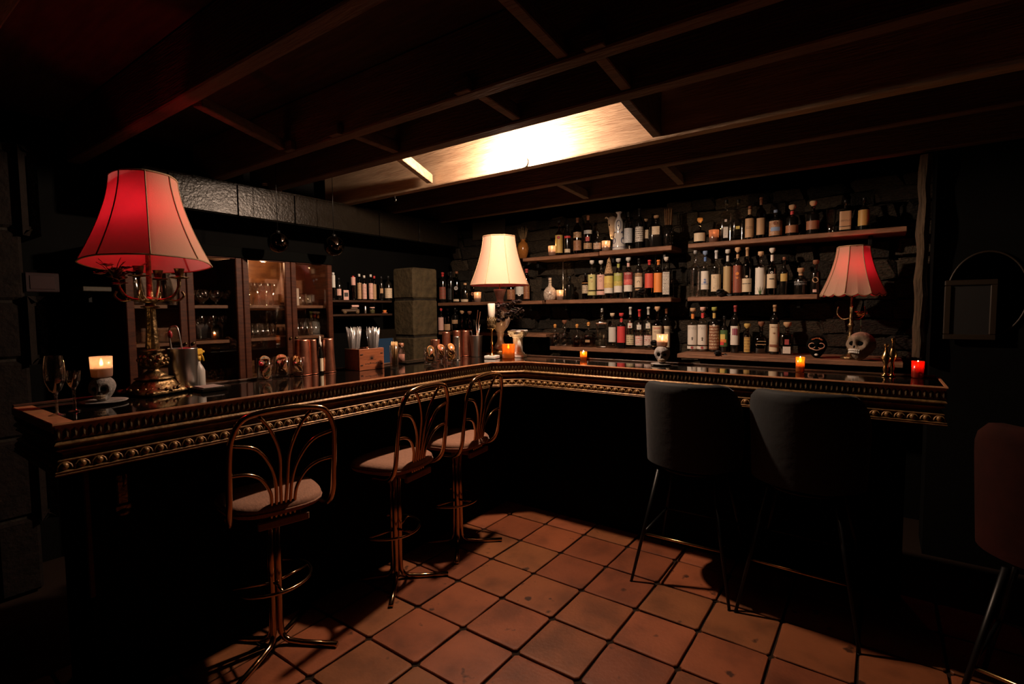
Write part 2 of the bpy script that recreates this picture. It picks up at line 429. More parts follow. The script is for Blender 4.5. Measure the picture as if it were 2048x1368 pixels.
# ---- girder carrying the joists, clad in blackened panels
girder = struct('trim_1', MB().box((-3.69, 2.62, 2.21), (0.27, 2.80, 0.214)), BLACK_PAINT)
gy = [1.22, 1.36, 1.775, 2.19, 2.98, 3.45, 4.0]
for a, b in zip(gy[:-1], gy[1:]):
    MB().box((0, 0, 0), (0.012, b-a-0.006, 0.205), bev=0.003).build('panel', BLACK_GLOSS, girder, (-3.549, (a+b)/2, 2.212))
for y in gy[1:-1]:
    MB().box((0, 0, 0), (0.016, 0.03, 0.21), bev=0.002).build('cover_strip', BLACK_GLOSS, girder, (-3.543, y+0.014, 2.212))
MB().box((0, 0, 0), (0.03, 2.76, 0.012)).build('top_flange', BLACK_GLOSS, girder, (-3.55, 2.61, 2.317))

# ---- walls
struct('wall_left', MB().box((-4.02, 0.9, 1.3), (0.1, 7.2, 2.62)), BLACK_WALL)
wall_back = struct('wall_back', MB().box((-0.4, 4.45, 1.3), (7.4, 0.1, 2.62)), BLACK_WALL)
struct('wall_right', MB().box((3.25, 0.9, 1.3), (0.1, 7.2, 2.62)), BLACK_WALL)
struct('wall_front', MB().box((-0.4, -2.65, 1.3), (7.4, 0.1, 2.62)), BLACK_WALL)
struct('wall_alcove', MB().box((1.72, 3.95, 1.3), (2.96, 0.3, 2.62)), BLACK_WALL)
# rubble stones of the back wall
stone_meshes = []
for i in range(12):
    r2 = random.Random(100+i)
    bm = bmesh.new(); bmesh.ops.create_cube(bm, size=1.0)
    bmesh.ops.bevel(bm, geom=list(bm.edges), offset=0.10+0.06*r2.random(), segments=1, affect='EDGES')
    for v in bm.verts:
        v.co.x += r2.uniform(-.07, .07); v.co.z += r2.uniform(-.09, .09); v.co.y += r2.uniform(-.10, .10)
    me = bpy.data.meshes.new('stone'); bm.to_mesh(me); bm.free(); me.materials.append(STONES[i % 4]); stone_meshes.append(me)
z = 0.92
while z < 2.30:
    hgt = rnd.uniform(0.075, 0.15); x = -3.9+rnd.uniform(0, .1)
    while x < 0.16:
        w = rnd.uniform(0.12, 0.34)
        put('stone', rnd.choice(stone_meshes), None, wall_back, (x+w/2, 4.33+rnd.uniform(-.02, .02), z+hgt/2+rnd.uniform(-.01, .01)),
            (0, rnd.uniform(-.06, .06), 0), (w*1.02, 0.26, hgt*1.05))
        x += w*0.99
    z += hgt*0.98
# stone pier between the cabinet and the shelves
pier = struct('wall_pier', MB().box((-3.545, 3.39, 0.9), (0.25, 0.29, 1.86)), STONES[3])
PIER_STONE = pbr('pier_stone', (0.085, 0.062, 0.030), 0.85, col2=(0.045, 0.033, 0.016), scale=14, bump=0.5, bscale=26, spec=0.3)
z = 0.0
for hgt in (0.32, 0.36, 0.30, 0.24, 0.34, 0.29):
    MB().box((0, 0, 0), (0.275, 0.31, hgt-0.008), bev=0.016).build('block', PIER_STONE, pier, (-3.545, 3.39, z+hgt/2)); z += hgt
# stone pier at the far left
pier2 = struct('wall_pier_left', MB().box((-3.72, 0.36, 1.16), (0.3, 0.62, 2.3)), STONES[3])
z = 0.0
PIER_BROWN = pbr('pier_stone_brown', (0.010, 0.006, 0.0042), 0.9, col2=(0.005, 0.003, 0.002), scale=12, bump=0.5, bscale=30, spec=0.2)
for k, hgt in enumerate((0.4, 0.42, 0.4, 0.3, 0.36, 0.4)):
    sp = 0.36 if k % 2 else 0.24
    MB().box((0, 0, 0), (0.33, sp*2-0.01, hgt-0.01), bev=0.018).build('block', PIER_BROWN, pier2, (-3.72, 0.36-0.33+sp, z+hgt/2))
    MB().box((0, 0, 0), (0.33, 0.66-sp*2-0.01, hgt-0.01), bev=0.015).build('block', PIER_BROWN, pier2, (-3.72, 0.69-(0.66-sp*2)/2, z+hgt/2)); z += hgt
# rough timber post at the end of the shelf alcove
mb = MB(); pts = []
for k in range(14):
    zz = 1.16+1.14*k/13; pts.append((0.185+0.004*math.sin(k*2.1), 3.74+0.006*math.sin(k*1.3), zz))
mb.tube(pts, [0.030+0.003*math.sin(k*1.7) for k in range(14)], 7, smooth=False)
mb.build('trim_2', pbr('post_bark', (0.085, 0.052, 0.026), 0.9, col2=(0.035, 0.021, 0.011), scale=8, stretch=(4, 4, .6), bump=0.6, bscale=20))['kind'] = 'structure'

# ================================================================== THE BAR
ZB = 1.112
XL, YR, XE, YE, CH = -2.06, 2.79, 0.24, 0.44, 0.15
XB, YB = -2.58, 3.15                         # service edges of the two wings
front = [((XB, YE), (0, -1)), ((XL, YE), (1, -1)), ((XL, YR-CH), (1, -0.4142)), ((XL+CH, YR), (0.4142, -1)), ((XE, YR), (1, -1)), ((XE, YB), (1, 0))]
bar = thing('bar_counter', 'L-shaped black bar front with a carved gilt moulding under its edge', 'bar counter', (0, 0, 0))
mb = MB()
mb.prism([(XB, YE+.12), (XL-.2, YE+.12), (XL-.2, YR+.28), (XE-.12, YR+.28), (XE-.12, YB), (XB, YB)], 0.0, 0.958)
mb.build('base_panel', BLACK_PAINT, bar)
mb = MB(); q = 0.055
mb.prism([(XB, YE+q), (XL-q, YE+q), (XL-q, YR-CH+q*.414), (XL+CH-q*.414, YR+q), (XE-q, YR+q), (XE-q, YB), (XB, YB)], 0.955, 1.078)
mb.build('bar_frame', BLACK_PAINT, bar)
# crown moulding profile, (out, z)
prof = [(-0.058, 1.081), (-0.0088, 1.081), (-0.0088, 1.104), (-0.003, 1.104), (-0.005, 1.098), (-0.012, 1.056), (-0.005, 1.052), (0.0, 1.046), (0.0, 1.043), (-0.004, 1.040), (-0.012, 1.037), (-0.012, 1.034),
        (-0.008, 1.031), (-0.005, 1.027), (-0.008, 1.023), (-0.014, 1.020), (-0.021, 1.014), (-0.025, 1.006), (-0.022, 0.999), (-0.010, 0.996), (-0.006, 0.993), (-0.007, 0.989),
        (-0.015, 0.987), (-0.012, 0.976), (-0.007, 0.964), (0.000, 0.962), (0.003, 0.959), (0.001, 0.956), (0.001, 0.953), (0.004, 0.951), (0.003, 0.947), (-0.062, 0.944), (-0.075, 0.96)]
MB().sweep(prof, front).build('moulding', GILT, bar)
# egg ornaments, leaf row and bead row along the moulding
runs = [((XL, YE), (XL, YR-CH), (1, 0)), ((XL, YR-CH), (XL+CH, YR), (.7071, -.7071)), ((XL+CH, YR), (XE, YR), (0, -1)), ((XB, YE), (XL, YE), (0, -1))]
em = MB(); em.ball((0, 0.004, 0), (0.0125, 0.011, 0.0125), 8, 5)
arc = [(0.0185*math.cos(a), 0.0065-0.004*abs(math.sin(a)), 0.0175*math.sin(a)-0.0055) for a in [PI*1.02*k/6-0.03 for k in range(7)]]
em.tube([(-.0195, .007, -.013)]+arc[::-1]+[(.0195, .007, -.013)], 0.0032, 4)
egg_me = em.mesh('egg_ornament'); egg_me.materials.append(GILT)
lm = MB(); bdm = MB()
for (a, b, o) in runs:
    a = Vector(a); b = Vector(b); o2 = Vector(o); L = (b-a).length; d = (b-a)/L
    az = math.atan2(o2.y, o2.x)
    n = int(L/0.044)
    for k in range(n):
        p = a+d*(L*(k+.5)/n)-o2*0.0105
        put('egg_ornament', egg_me, None, bar, (p.x, p.y, 0.975), (0.0, 0, az-PI/2))
    n = int(L/0.021)
    for k in range(n):
        p = a+d*(L*(k+.5)/n)-o2*0.0085
        M_ = Matrix.Translation((p.x, p.y, 1.0745)) @ Matrix.Rotation(az-PI/2, 4, 'Z')
        lm.ball((0, 0, 0), (0.0075, 0.0045, 0.0105), 6, 4, M=None) if False else lm.add([M_ @ Vector(v) for v in ((-.009, 0, -.017), (.009, 0, -.017), (.009, .002, .012), (0, .004, .021), (-.009, .002, .012), (0, .0075, -.004))], [(0, 1, 5), (1, 2, 5), (2, 3, 5), (3, 4, 5), (4, 0, 5)])
    n = int(L/0.0125)
    for k in range(n):
        p = a+d*(L*(k+.5)/n)-o2*0.0075; r_ = 0.0036
        bdm.add([(p.x+r_, p.y, 1.0270), (p.x, p.y+r_, 1.0270), (p.x-r_, p.y, 1.0270), (p.x, p.y-r_, 1.0270), (p.x, p.y, 1.0270+r_), (p.x, p.y, 1.0270-r_)],
                [(0, 1, 4), (1, 2, 4), (2, 3, 4), (3, 0, 4), (1, 0, 5), (2, 1, 5), (3, 2, 5), (0, 3, 5)], True)
tag(lm.build('leaf_row', pbr('gilt_dark', (0.16, 0.10, 0.045), 0.45, metal=0.6, col2=(0.05, 0.03, 0.015), scale=30), bar), kind='stuff')
tag(bdm.build('bead_row', GILT, bar), kind='stuff')
# corner board and carved bracket under the near end
MB().box((XL-0.2, YE+0.12, 0.69), (0.016, 0.016, 0.50), bev=0.003).build('corner_board', WOOD_RED, bar)
mb = MB(); mb.box((0, 0, 0), (0.03, 0.05, 0.02), bev=.003); mb.box((0.008, 0, 0.07), (0.018, 0.035, 0.11), bev=.004); mb.ball((0.012, 0, -.018), (.02, .022, .014), 8, 5)
mb.tube([(0, 0, .12), (.03, 0, .13), (.045, 0, .10), (.03, 0, .085)], .006, 6)
mb.build('bracket', BRASS_OLD, bar, (XL-0.195, YE+0.22, 0.74))

top = thing('worktop', 'glossy black bar top with a thin copper-toned wooden edge', 'bar top', (0, 0, 0))
poly = [(XB, YE), (XL, YE), (XL, YR-CH), (XL+CH, YR), (XE, YR), (XE, YB), (XB, YB)]
tw = 0.009
mb = MB()
inn = [(XB, YE+.055), (XL-tw, YE+.055), (XL-tw, YR-CH+tw*.414), (XL+CH-tw*.414, YR+tw), (XE-tw*1.5, YR+tw), (XE-tw*1.5, YB), (XB, YB)]
mb.prism(inn, 1.082, ZB-0.001); mb.build('slab', BAR_TOP, top)
tp = [(-tw, 1.1045), (0.001, 1.1045), (0.002, 1.108), (0.0, ZB+0.0015), (-tw, ZB+0.0015)]
path = [((XL, YE), (1, -1)), ((XL, YR-CH), (1, -0.4142)), ((XL+CH, YR), (0.4142, -1)), ((XE, YR), (1, -1)), ((XE, YB), (1, 0))]
MB().sweep(tp, path).build('edge_trim', WOOD_TRIM, top)
MB().box(((XB+XL)/2-.006, YE+0.0265, 1.0975), (XL-XB-.014, 0.057, 0.031), bev=0.003).build('end_trim', WOOD_TRIM, top)
# raised rail along the service side
mb = MB(); mb.box((XB+.008, (YE+YB)/2, ZB+.004), (0.016, YB-YE, 0.012), bev=.003); mb.build('service_rail', WOOD_DARK, top)
mb = MB(); mb.box(((XB+XE)/2, YB-.008, ZB+.004), (XE-XB-.03, 0.016, 0.012), bev=.003); mb.build('service_rail', WOOD_DARK, top)

flat_white = pbr('porcelain_socket', (.8, .78, .74), .3)
# ================================================================== BARE CEILING BULB
bulb = thing('ceiling_bulb', 'bare glowing bulb fixed to the side of a ceiling joist', 'light bulb', (-1.78, 2.48, 2.345))
RB = Matrix.Rotation(PI/2, 4, 'X')            # lathe axis runs from the joist face out towards -Y
mb = MB(); mb.lathe([(0.012, -.055), (.014, -.046), (.024, -.022), (.028, 0), (.022, .020), (.0, .029)], 16, M=RB); mb.build('glass_bulb', emit('bulb_glow', (1.0, 0.71, 0.51), BULB_E), bulb)
mb = MB(); mb.lathe([(.030, -.144), (.030, -.130), (.018, -.122), (.016, -.058), (.013, -.052), (.0, -.052)], 16, M=RB); mb.build('socket', flat_white, bulb)

# ================================================================== BAR STOOLS
def smooth_path(pts, n=6, closed=False):
    """catmull-rom through the points"""
    P = [Vector(p) for p in pts]; out = []; L = len(P)
    for i in range(L if closed else L-1):
        p0 = P[(i-1) % L] if (closed or i > 0) else P[i]*2-P[i+1]
        p1 = P[i]; p2 = P[(i+1) % L]
        p3 = P[(i+2) % L] if (closed or i < L-2) else P[i+1]*2-P[i]
        for k in range(n):
            t = k/n
            out.append(0.5*((2*p1)+(p2-p0)*t+(2*p0-5*p1+4*p2-p3)*t*t+(3*p1-p0-3*p2+p3)*t**3))
    if not closed: out.append(P[-1])
    return out
ZS = 0.685
def make_stool(label, loc, rz, base_rz):
    """seat faces -X (towards the bar), back at +X"""
    t = thing('bar_stool', label, 'bar stool', (loc[0], loc[1], 0), rz, 'brass cane-back bar stools along the left wing')
    # seat cushion: rounded trapezoid, wide at the front
    mb = MB(); prof = []
    def outline(s, z):
        pts = []
        for k in range(28):
            a = 2*PI*k/28; e = 3.2
            c_, s_ = math.cos(a), math.sin(a)
            q = (abs(c_)**e+abs(s_)**e)**(-1/e)
            x = 0.178*q*c_; y = (0.198-0.018*(x/0.178))*q*s_
            pts.append((x*s-0.0, y*s, z))
        return pts
    rings = [(0.86, ZS-0.055), (0.97, ZS-0.045), (1.0, ZS-0.028), (0.99, ZS-0.012), (0.93, ZS-0.001), (0.75, ZS+0.006), (0.35, ZS+0.009)]
    vs = []; fs = []
    for (s, z) in rings: vs += outline(s, z)
    n = 28
    for j in range(len(rings)-1):
        for i in range(n): fs.append((j*n+i, j*n+(i+1) % n, (j+1)*n+(i+1) % n, (j+1)*n+i))
    fs.append(tuple(range(n))[::-1]); fs.append(tuple((len(rings)-1)*n+i for i in range(n)))
    seat = mb.add(vs, fs, True).build('seat', SEAT_VELVET, t)
    pp = [Vector(p)*1.0 for p in outline(1.0, ZS-0.03)]
    MB().tube(pp, 0.004, 6, closed=True).build('piping', SEAT_VELVET, seat)
    # back frame: one bent tube from under the seat up and over
    half = [(0.02, 0.186, ZS-0.075), (0.10, 0.19, ZS-0.072), (0.150, 0.196, ZS-0.045), (0.178, 0.2, ZS+0.01), (0.19, 0.2, ZS+0.10), (0.205, 0.199, ZS+0.22), (0.216, 0.19, ZS+0.30), (0.226, 0.155, ZS+0.365), (0.230, 0.09, ZS+0.385), (0.231, 0.0, ZS+0.390)]
    full = half+[(x, -y, z) for x, y, z in half[::-1][1:]]
    MB().tube(smooth_path(full, 5), 0.0115, 10).build('back_frame', CHAIR_TUBE, t)
    # fan of six cane-like rods from the base plate
    def bk(y, z):      # x on the raked back plane
        return 0.163+0.18*(z-ZS)
    for s in (-1, 1):
        for (y0, ctrl) in ((0.009, [(0.014, ZS+0.10), (0.020, ZS+0.21), (0.055, ZS+0.31), (0.098, ZS+0.372)]),
                           (0.027, [(0.032, ZS+0.09), (0.055, ZS+0.17), (0.11, ZS+0.245), (0.196, ZS+0.272)]),
                           (0.045, [(0.052, ZS+0.055), (0.085, ZS+0.115), (0.135, ZS+0.145), (0.198, ZS+0.152)])):
            pts = [(bk(0, ZS-.07), s*y0, ZS-0.072), (bk(0, ZS), s*y0, ZS)]+[(bk(y, z), s*y, z) for y, z in ctrl]
            MB().tube(smooth_path(pts, 5), 0.0072, 8).build('back_rod', CHAIR_TUBE, t)
    mb = MB(); mb.box((0.158, 0, ZS-0.082), (0.022, 0.20, 0.032), bev=.004); mb.build('back_plate', pbr('stool_wood', (0.26, 0.12, 0.06), 0.5, col2=(0.18, 0.08, 0.04), scale=9), t)
    mb = MB(); mb.box((0.02, 0, ZS-0.072), (0.25, 0.15, 0.034), bev=.005); mb.build('seat_plate', MATS['stool_wood'], t)
    # pedestal: four tubes that bend out into feet
    cb = Matrix.Rotation(base_rz-rz, 4, 'Z')
    for k in range(4):
        a = k*PI/2
        d = Vector((math.cos(a), math.sin(a), 0))
        pts = [d*0.02+Vector((0, 0, ZS-0.085)), d*0.02+Vector((0, 0, 0.12)), d*0.022+Vector((0, 0, 0.062)), d*0.034+Vector((0, 0, 0.036)), d*0.060+Vector((0, 0, 0.022)), d*0.12+Vector((0, 0, 0.017)), d*0.275+Vector((0, 0, 0.016))]
        pts = [pts[0]]+[pts[0].lerp(pts[1], f) for f in (.5,)]+pts[1:]
        MB().tube([cb @ p for p in pts], 0.0125, 9).build('leg', CHAIR_TUBE, t)
        mb = MB(); q = cb @ (d*0.262); mb.lathe([(.013, .0), (.0135, .004), (.0, .0045)], 10, (q.x, q.y, 0)); mb.build('foot_pad', BLACK_PAINT, t)
    # foot ring carried on two spokes
    ring = [(0.165*math.cos(2*PI*k/28)-0.05, 0.165*math.sin(2*PI*k/28), 0.285) for k in range(28)]
    MB().tube(ring, 0.008, 8, closed=True).build('foot_ring', CHAIR_TUBE, t)
    mb = MB(); mb.tube([(0.0, -0.02, .285), (-0.05, -0.162, .285)], .006, 6); mb.tube([(0.0, .02, .285), (-0.05, .162, .285)], .006, 6); mb.tube([(0.015, 0, .285), (.113, 0, .285)], .006, 6)
    mb.build('ring_spokes', CHAIR_TUBE, t)
    return t
make_stool('nearest bronze-tube stool with a fan back, standing alone at the left wing', (-2.105, 1.145), math.radians(-13), math.radians(30))
make_stool('middle bronze-tube fan-back stool, its back overlapping the stool beyond', (-2.085, 1.815), math.radians(8), math.radians(42))
make_stool('farthest bronze-tube fan-back stool, tucked nearest the inner corner of the bar', (-2.10, 2.325), math.radians(7), math.radians(40))

# ================================================================== VELVET STOOLS
def make_velvet(name, label, loc, rz, mat, group=None):
    """shell seat; open side at +Y (towards the bar), back at -Y"""
    t = thing(name, label, 'bar stool', (loc[0], loc[1], 0), rz, group)
    zs = 0.68; nu, nv = 25, 12
    # wrap-round shell back: outer and inner skins with a rounded rim
    def shell(u, v, off):
        a = (u-0.5)*2*math.radians(112)           # angle from straight back
        rx, ry = 0.240+off, 0.205+off
        lean = 0.035*v
        x = rx*math.sin(a)*(1.0+0.05*v); y = -ry*math.cos(a)*(1.0+0.10*v)-lean*math.cos(a)
        side = abs(u-0.5)*2
        h = 0.435*(1-0.02*side)*max(0.0, 1-max(0, (side-0.40)/0.60)**2.2*0.92)
        return Vector((x, y, zs-0.05+h*v*(1.0)))
    vs = []; fs = []
    cols = []
    for i in range(nu):
        u = i/(nu-1); c = []
        for j in range(nv): c.append(shell(u, j/(nv-1), 0.0))
        top_o = shell(u, 1.0, 0.0); top_i = shell(u, 1.0, -0.045)
        c.append((top_o*0.72+top_i*0.28)+Vector((0, 0, 0.014))); c.append((top_o*0.3+top_i*0.7)+Vector((0, 0, 0.014)))
        for j in range(nv-1, -1, -1): c.append(shell(u, j/(nv-1), -0.045))
        cols.append(c)
    m_ = len(cols[0])
    for c in cols: vs += c
    for i in range(nu-1):
        for j in range(m_-1): fs.append((i*m_+j, (i+1)*m_+j, (i+1)*m_+j+1, i*m_+j+1))
    fs.append(tuple(range(m_))); fs.append(tuple((nu-1)*m_+j for j in range(m_))[::-1])
    MB().add(vs, fs, True).build('backrest', mat, t)
    mb = MB(); mb.lathe([(0.17, zs-.075, 2.6), (0.205, zs-.06, 2.6), (.213, zs-.02, 2.6), (.208, zs+.008, 2.6), (.17, zs+.02, 2.6), (.08, zs+.024, 2.4)], 28, (0, 0.03, 0)); mb.build('seat', mat, t)
    mb = MB(); mb.lathe([(.15, zs-.09), (.16, zs-.086), (.16, zs-.076)], 20); mb.build('seat_plate', BLACK_METAL, t)
    feet = [(-.245, -.255), (.245, -.255), (.245, .255), (-.245, .255)]
    for (x, y) in feet:
        MB().tube([(x*.56, y*.56, zs-.08), (x, y, 0.004)], [0.0125, 0.0075], 8).build('leg', BLACK_METAL, t)
        mb = MB(); mb.lathe([(.009, 0), (.009, .006), (.0, .007)], 8, (x, y, 0)); mb.build('foot_pad', BLACK_METAL, t)
    zf = 0.26; k = .56+.44*(1-zf/(zs-.08))
    for i in range(4):
        a, b = feet[i], feet[(i+1) % 4]
        MB().tube([(a[0]*k, a[1]*k, zf), (b[0]*k, b[1]*k, zf)], 0.007, 7).build('foot_rail', BRASS if i == 0 else BLACK_METAL, t)
    return t
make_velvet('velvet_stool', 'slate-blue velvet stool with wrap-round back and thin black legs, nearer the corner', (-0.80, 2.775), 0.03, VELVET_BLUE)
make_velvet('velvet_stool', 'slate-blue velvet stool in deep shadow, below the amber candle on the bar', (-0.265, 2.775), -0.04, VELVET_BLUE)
make_velvet('velvet_stool', 'dark red velvet stool cut off by the right edge of the photo', (0.53, 2.34), -0.30, VELVET_RED)

# ================================================================== TABLE LAMPS
SHADE = fabric('shade_cloth', (0.66, 0.50, 0.36), (0.90, 0.62, 0.60), 0.42)
LINING = fabric('shade_lining', (0.80, 0.26, 0.32), (0.95, 0.72, 0.78), 0.45)
SHADE_EDGE = pbr('shade_braid', (0.42, 0.26, 0.15), 0.8, bump=0.2, bscale=200)
def make_shade(t, zb, zt, rb, rt, panels, bell=1.0, scallop=0.0, a0=0.0, hexa=0.0, cx=0.0, cy=0.0):
    seg = panels*8; rings = 14; vs = []; fs = []
    def rad(v, a):
        r = rt+(rb-rt)*((1-v)**(1.55*bell))
        w = (a-a0) % (2*PI/panels)-PI/panels                  # angle inside its panel
        flat = math.cos(PI/panels)/max(.2, math.cos(w))
        return r*(1-hexa+hexa*flat)
    for j in range(rings+1):
        v = j/rings
        for i in range(seg):
            a = a0+2*PI*i/seg; r = rad(v, a)
            z = zb+(zt-zb)*v
            if scallop: z -= scallop*(1-v)**5*abs(math.sin((a-a0)*panels/2*2))
            vs.append((cx+r*math.cos(a), cy+r*math.sin(a), z))
    for j in range(rings):
        for i in range(seg): fs.append((j*seg+i, j*seg+(i+1) % seg, (j+1)*seg+(i+1) % seg, (j+1)*seg+i))
    sh = MB().add(vs, fs, hexa < 0.6).build('shade', SHADE, t)
    q_ = []
    for k_, v_ in enumerate(vs):
        d_ = Vector((v_[0]-cx, v_[1]-cy, 0)); d_.length = max(.001, d_.length-.0025); q_.append((cx+d_.x, cy+d_.y, v_[2]))
    MB().add(q_, [f_[::-1] for f_ in fs], hexa < .6).build('lining', LINING, sh)
    for p in range(panels):
        a = a0+2*PI*p/panels
        pts = [(cx+rad(v, a)*1.003*math.cos(a), cy+rad(v, a)*1.003*math.sin(a), zb+(zt-zb)*v) for v in [k/14 for k in range(15)]]
        MB().tube(pts, 0.0028, 5).build('seam', SHADE_EDGE, sh)
    for (v, rr) in ((0.0, 0.0035), (1.0, 0.004)):
        pts = [Vector(vs[(0 if v == 0 else rings)*seg+i]) for i in range(seg)]
        MB().tube(pts, rr, 5, closed=True).build('rim_braid', SHADE_EDGE, sh)
    # wire spider that carries the shade
    mb = MB()
    for k in range(3):
        a = a0+2*PI*k/3+.4; mb.tube([(cx+0, cy+0, zt-.02), (cx+rt*.98*math.cos(a), cy+rt*.98*math.sin(a), zt-.004)], .0016, 4)
    mb.build('spider', BRASS_OLD, sh)
    return sh
RED = (1.0, 0.085, 0.145)
def red_bulb(t, loc, w):
    b = MB(); b.lathe([(.012, -.05), (.014, -.03), (.027, .005), (.03, .025), (.02, .05), (.0, .06)], 14)
    o = b.build('red_bulb', glass('red_bulb_glass', (1.0, 0.35, 0.35)), t, loc)
    lamp_point('bulb_light', (loc[0], loc[1], loc[2]+.02), w, RED, 0.02, t)
def petal_flower(mb, c, r, n, tilt, seed):
    q = random.Random(seed)
    for k in range(n):
        a = 2*PI*k/n+q.uniform(-.2, .2); l = r*q.uniform(.75, 1.1); w = r*.46; up = q.uniform(.15, .9)
        d = Vector((math.cos(a), math.sin(a), up)).normalized(); s = Vector((-math.sin(a), math.cos(a), 0))
        c0 = Vector(c)
        mb.add([c0, c0+d*l*.5+s*w, c0+d*l+Vector((0, 0, -.15*l)), c0+d*l*.5-s*w, c0+d*l*.5+Vector((0, 0, .12*l))], [(0, 1, 4), (1, 2, 4), (2, 3, 4), (3, 0, 4)], False)

# ---- lamp 1: candelabra lamp at the near end
P1 = PZ(310, 786, ZB)
L1 = thing('table_lamp', 'large bell-shaded lamp on an antique brass candelabra base, glowing red, left end of bar', 'lamp', (P1.x, P1.y, ZB), 0.0)
ax = math.radians(20)
mb = MB()
mb.lathe([(.098, 0.004, 5), (.104, .010, 5), (.094, .022, 4), (.075, .034, 3.4), (.066, .052, 3), (.058, .060, 2.6)], 40, a0=PI/4)
for k in range(4):
    a = PI/4+k*PI/2; mb.ball((.112*math.cos(a)*1.08, .112*math.sin(a)*1.08, .013), (.022, .022, .013), 10, 6)
for k in range(24):
    a = 2*PI*k/24; q = (abs(math.cos(a-PI/4))**4+abs(math.sin(a-PI/4))**4)**(-.25); mb.ball((.09*q*math.cos(a), .09*q*math.sin(a), .026), .0075, 6, 4)
mb.build('foot', BRASS_OLD, L1)
L1.rotation_euler = (0, 0, ax)
mb = MB(); mb.lathe([(.055, .058), (.070, .064), (.072, .070), (.050, .076), (.046, .09), (.030, .105), (.022, .115), (.024, .125), (.04, .14), (.05, .165), (.046, .19), (.032, .205), (.028, .215), (.044, .222), (.044, .228), (.026, .232)], 24); mb.build('urn_stem', BRASS_OLD, L1)
mb = MB()
for k in range(10):
    a = 2*PI*k/10
    for (z, r) in ((.15, .047), (.172, .05), (.19, .044)): mb.ball((r*math.cos(a+z*9), r*math.sin(a+z*9), z), (.010, .010, .012), 6, 4)
mb.build('acanthus', BRASS_OLD, L1)
mb = MB()
seg = 40; vs = []; fs = []
for (r, z) in ((.024, .232), (.026, .24), (.0225, .30), (.019, .40), (.0175, .465), (.021, .47)):
    for i in range(seg): a = 2*PI*i/seg; rr = r*(1-.10*(i % 4 in (0,))); vs.append((rr*math.cos(a), rr*math.sin(a), z))
for j in range(5):
    for i in range(seg): fs.append((j*seg+i, j*seg+(i+1) % seg, (j+1)*seg+(i+1) % seg, (j+1)*seg+i))
mb.add(vs, fs, True).build('fluted_column', BRASS_OLD, L1)
mb = MB(); mb.lathe([(.018, .462), (.034, .468), (.036, .474), (.02, .478), (.017, .488), (.03, .50), (.034, .512), (.02, .522), (.012, .53), (.010, .62), (.008, .70), (.008, .86), (.0, .862)], 20); mb.build('stem', BRASS_OLD, L1)
for k in range(4):
    a = PI/4+k*PI/2-ax+.15
    d = Vector((math.cos(a), math.sin(a), 0))
    pts = smooth_path([Vector((0, 0, .515)), d*.045+Vector((0, 0, .508)), d*.085+Vector((0, 0, .525)), d*.108+Vector((0, 0, .565)), d*.112+Vector((0, 0, .60))], 6)
    arm = MB().tube(pts, [.0075]*12+[.006]*(len(pts)-12), 7).build('arm', BRASS_OLD, L1)
    c = d*.112
    mb = MB(); mb.lathe([(.006, .598), (.034, .602), (.037, .606), (.010, .609), (.014, .612), (.019, .640), (.021, .642), (.0, .642)], 14, (c.x, c.y, 0)); mb.build('candle_cup', BRASS_OLD, arm)
    mb = MB(); mb.tube(smooth_path([d*.06+Vector((0, 0, .512)), d*.10+Vector((0, 0, .505)), d*.125+Vector((0, 0, .525)), d*.118+Vector((0, 0, .545))], 5), .005, 6); mb.build('scroll', BRASS_OLD, arm)
sh1 = make_shade(L1, .545, .905, .232, .118, 8, a0=math.radians(-62)-ax, hexa=.35)
red_bulb(L1, (.01, -.03, .72), RED_W)
vx = Vector((P1.x, P1.y, 0)).normalized(); kx = Matrix.Rotation(-ax, 4, 'Z') @ Vector((-vx.y, vx.x, 0))
sh1.matrix_local = Matrix.Translation((0, 0, .70)) @ Matrix.Rotation(math.radians(5.0), 4, kx) @ Matrix.Translation((0, 0, -.70))
# settle the candelabra lower under the shade
def _low(z): return .058+(z-.058)*.75 if z < .53 else .412+(z-.53)*(.862-.412)/.332
for ch in list(L1.children)+[g for c_ in L1.children for g in c_.children]:
    if ch.type != 'MESH': continue
    nm = ch.name.split('.')[0]
    if nm in ('urn_stem', 'acanthus', 'fluted_column', 'stem'):
        for v in ch.data.vertices: v.co.z = _low(v.co.z)
    elif nm in ('arm', 'candle_cup', 'scroll'):
        for v in ch.data.vertices: v.co.z -= .112
PETAL = pbr('dried_petal', (0.34, 0.12, 0.09), 0.85, col2=(0.14, 0.04, 0.035), scale=30)
fl = thing('dried_flowers', 'bunch of dusky dried flowers tucked under the big red lampshade', 'flowers', PX(228, 545, P1.x+0.05))
mb = MB()
for k, (dx, dy, dz) in enumerate(((0, 0, 0), (.03, -.03, .02), (-.02, .02, -.03), (.0, .04, .015), (.02, .01, -.05), (-.01, -.04, -.01), (.045, .045, -.005))): petal_flower(mb, (dx, dy, dz), .034, 8, 0, 50+k)
mb.build('petals', PETAL, fl)
mb = MB()
for k in range(9):
    q = random.Random(k); e = Vector((q.uniform(-.05, .05), q.uniform(-.06, .05), q.uniform(.02, .07))); mb.tube([Vector((0.0, 0, -.02)), e*.6, e], .0012, 4)
tgt = Vector((P1.x, P1.y, ZB+.62))-fl.location
mb.tube([Vector((0, 0, -.02)), tgt*.5+Vector((0, 0, -.05)), tgt*.93+Vector((0, 0, -.06))], .004, 5)
mb.build('stems', pbr('dry_stem', (0.10, 0.07, 0.03), 0.9), fl)

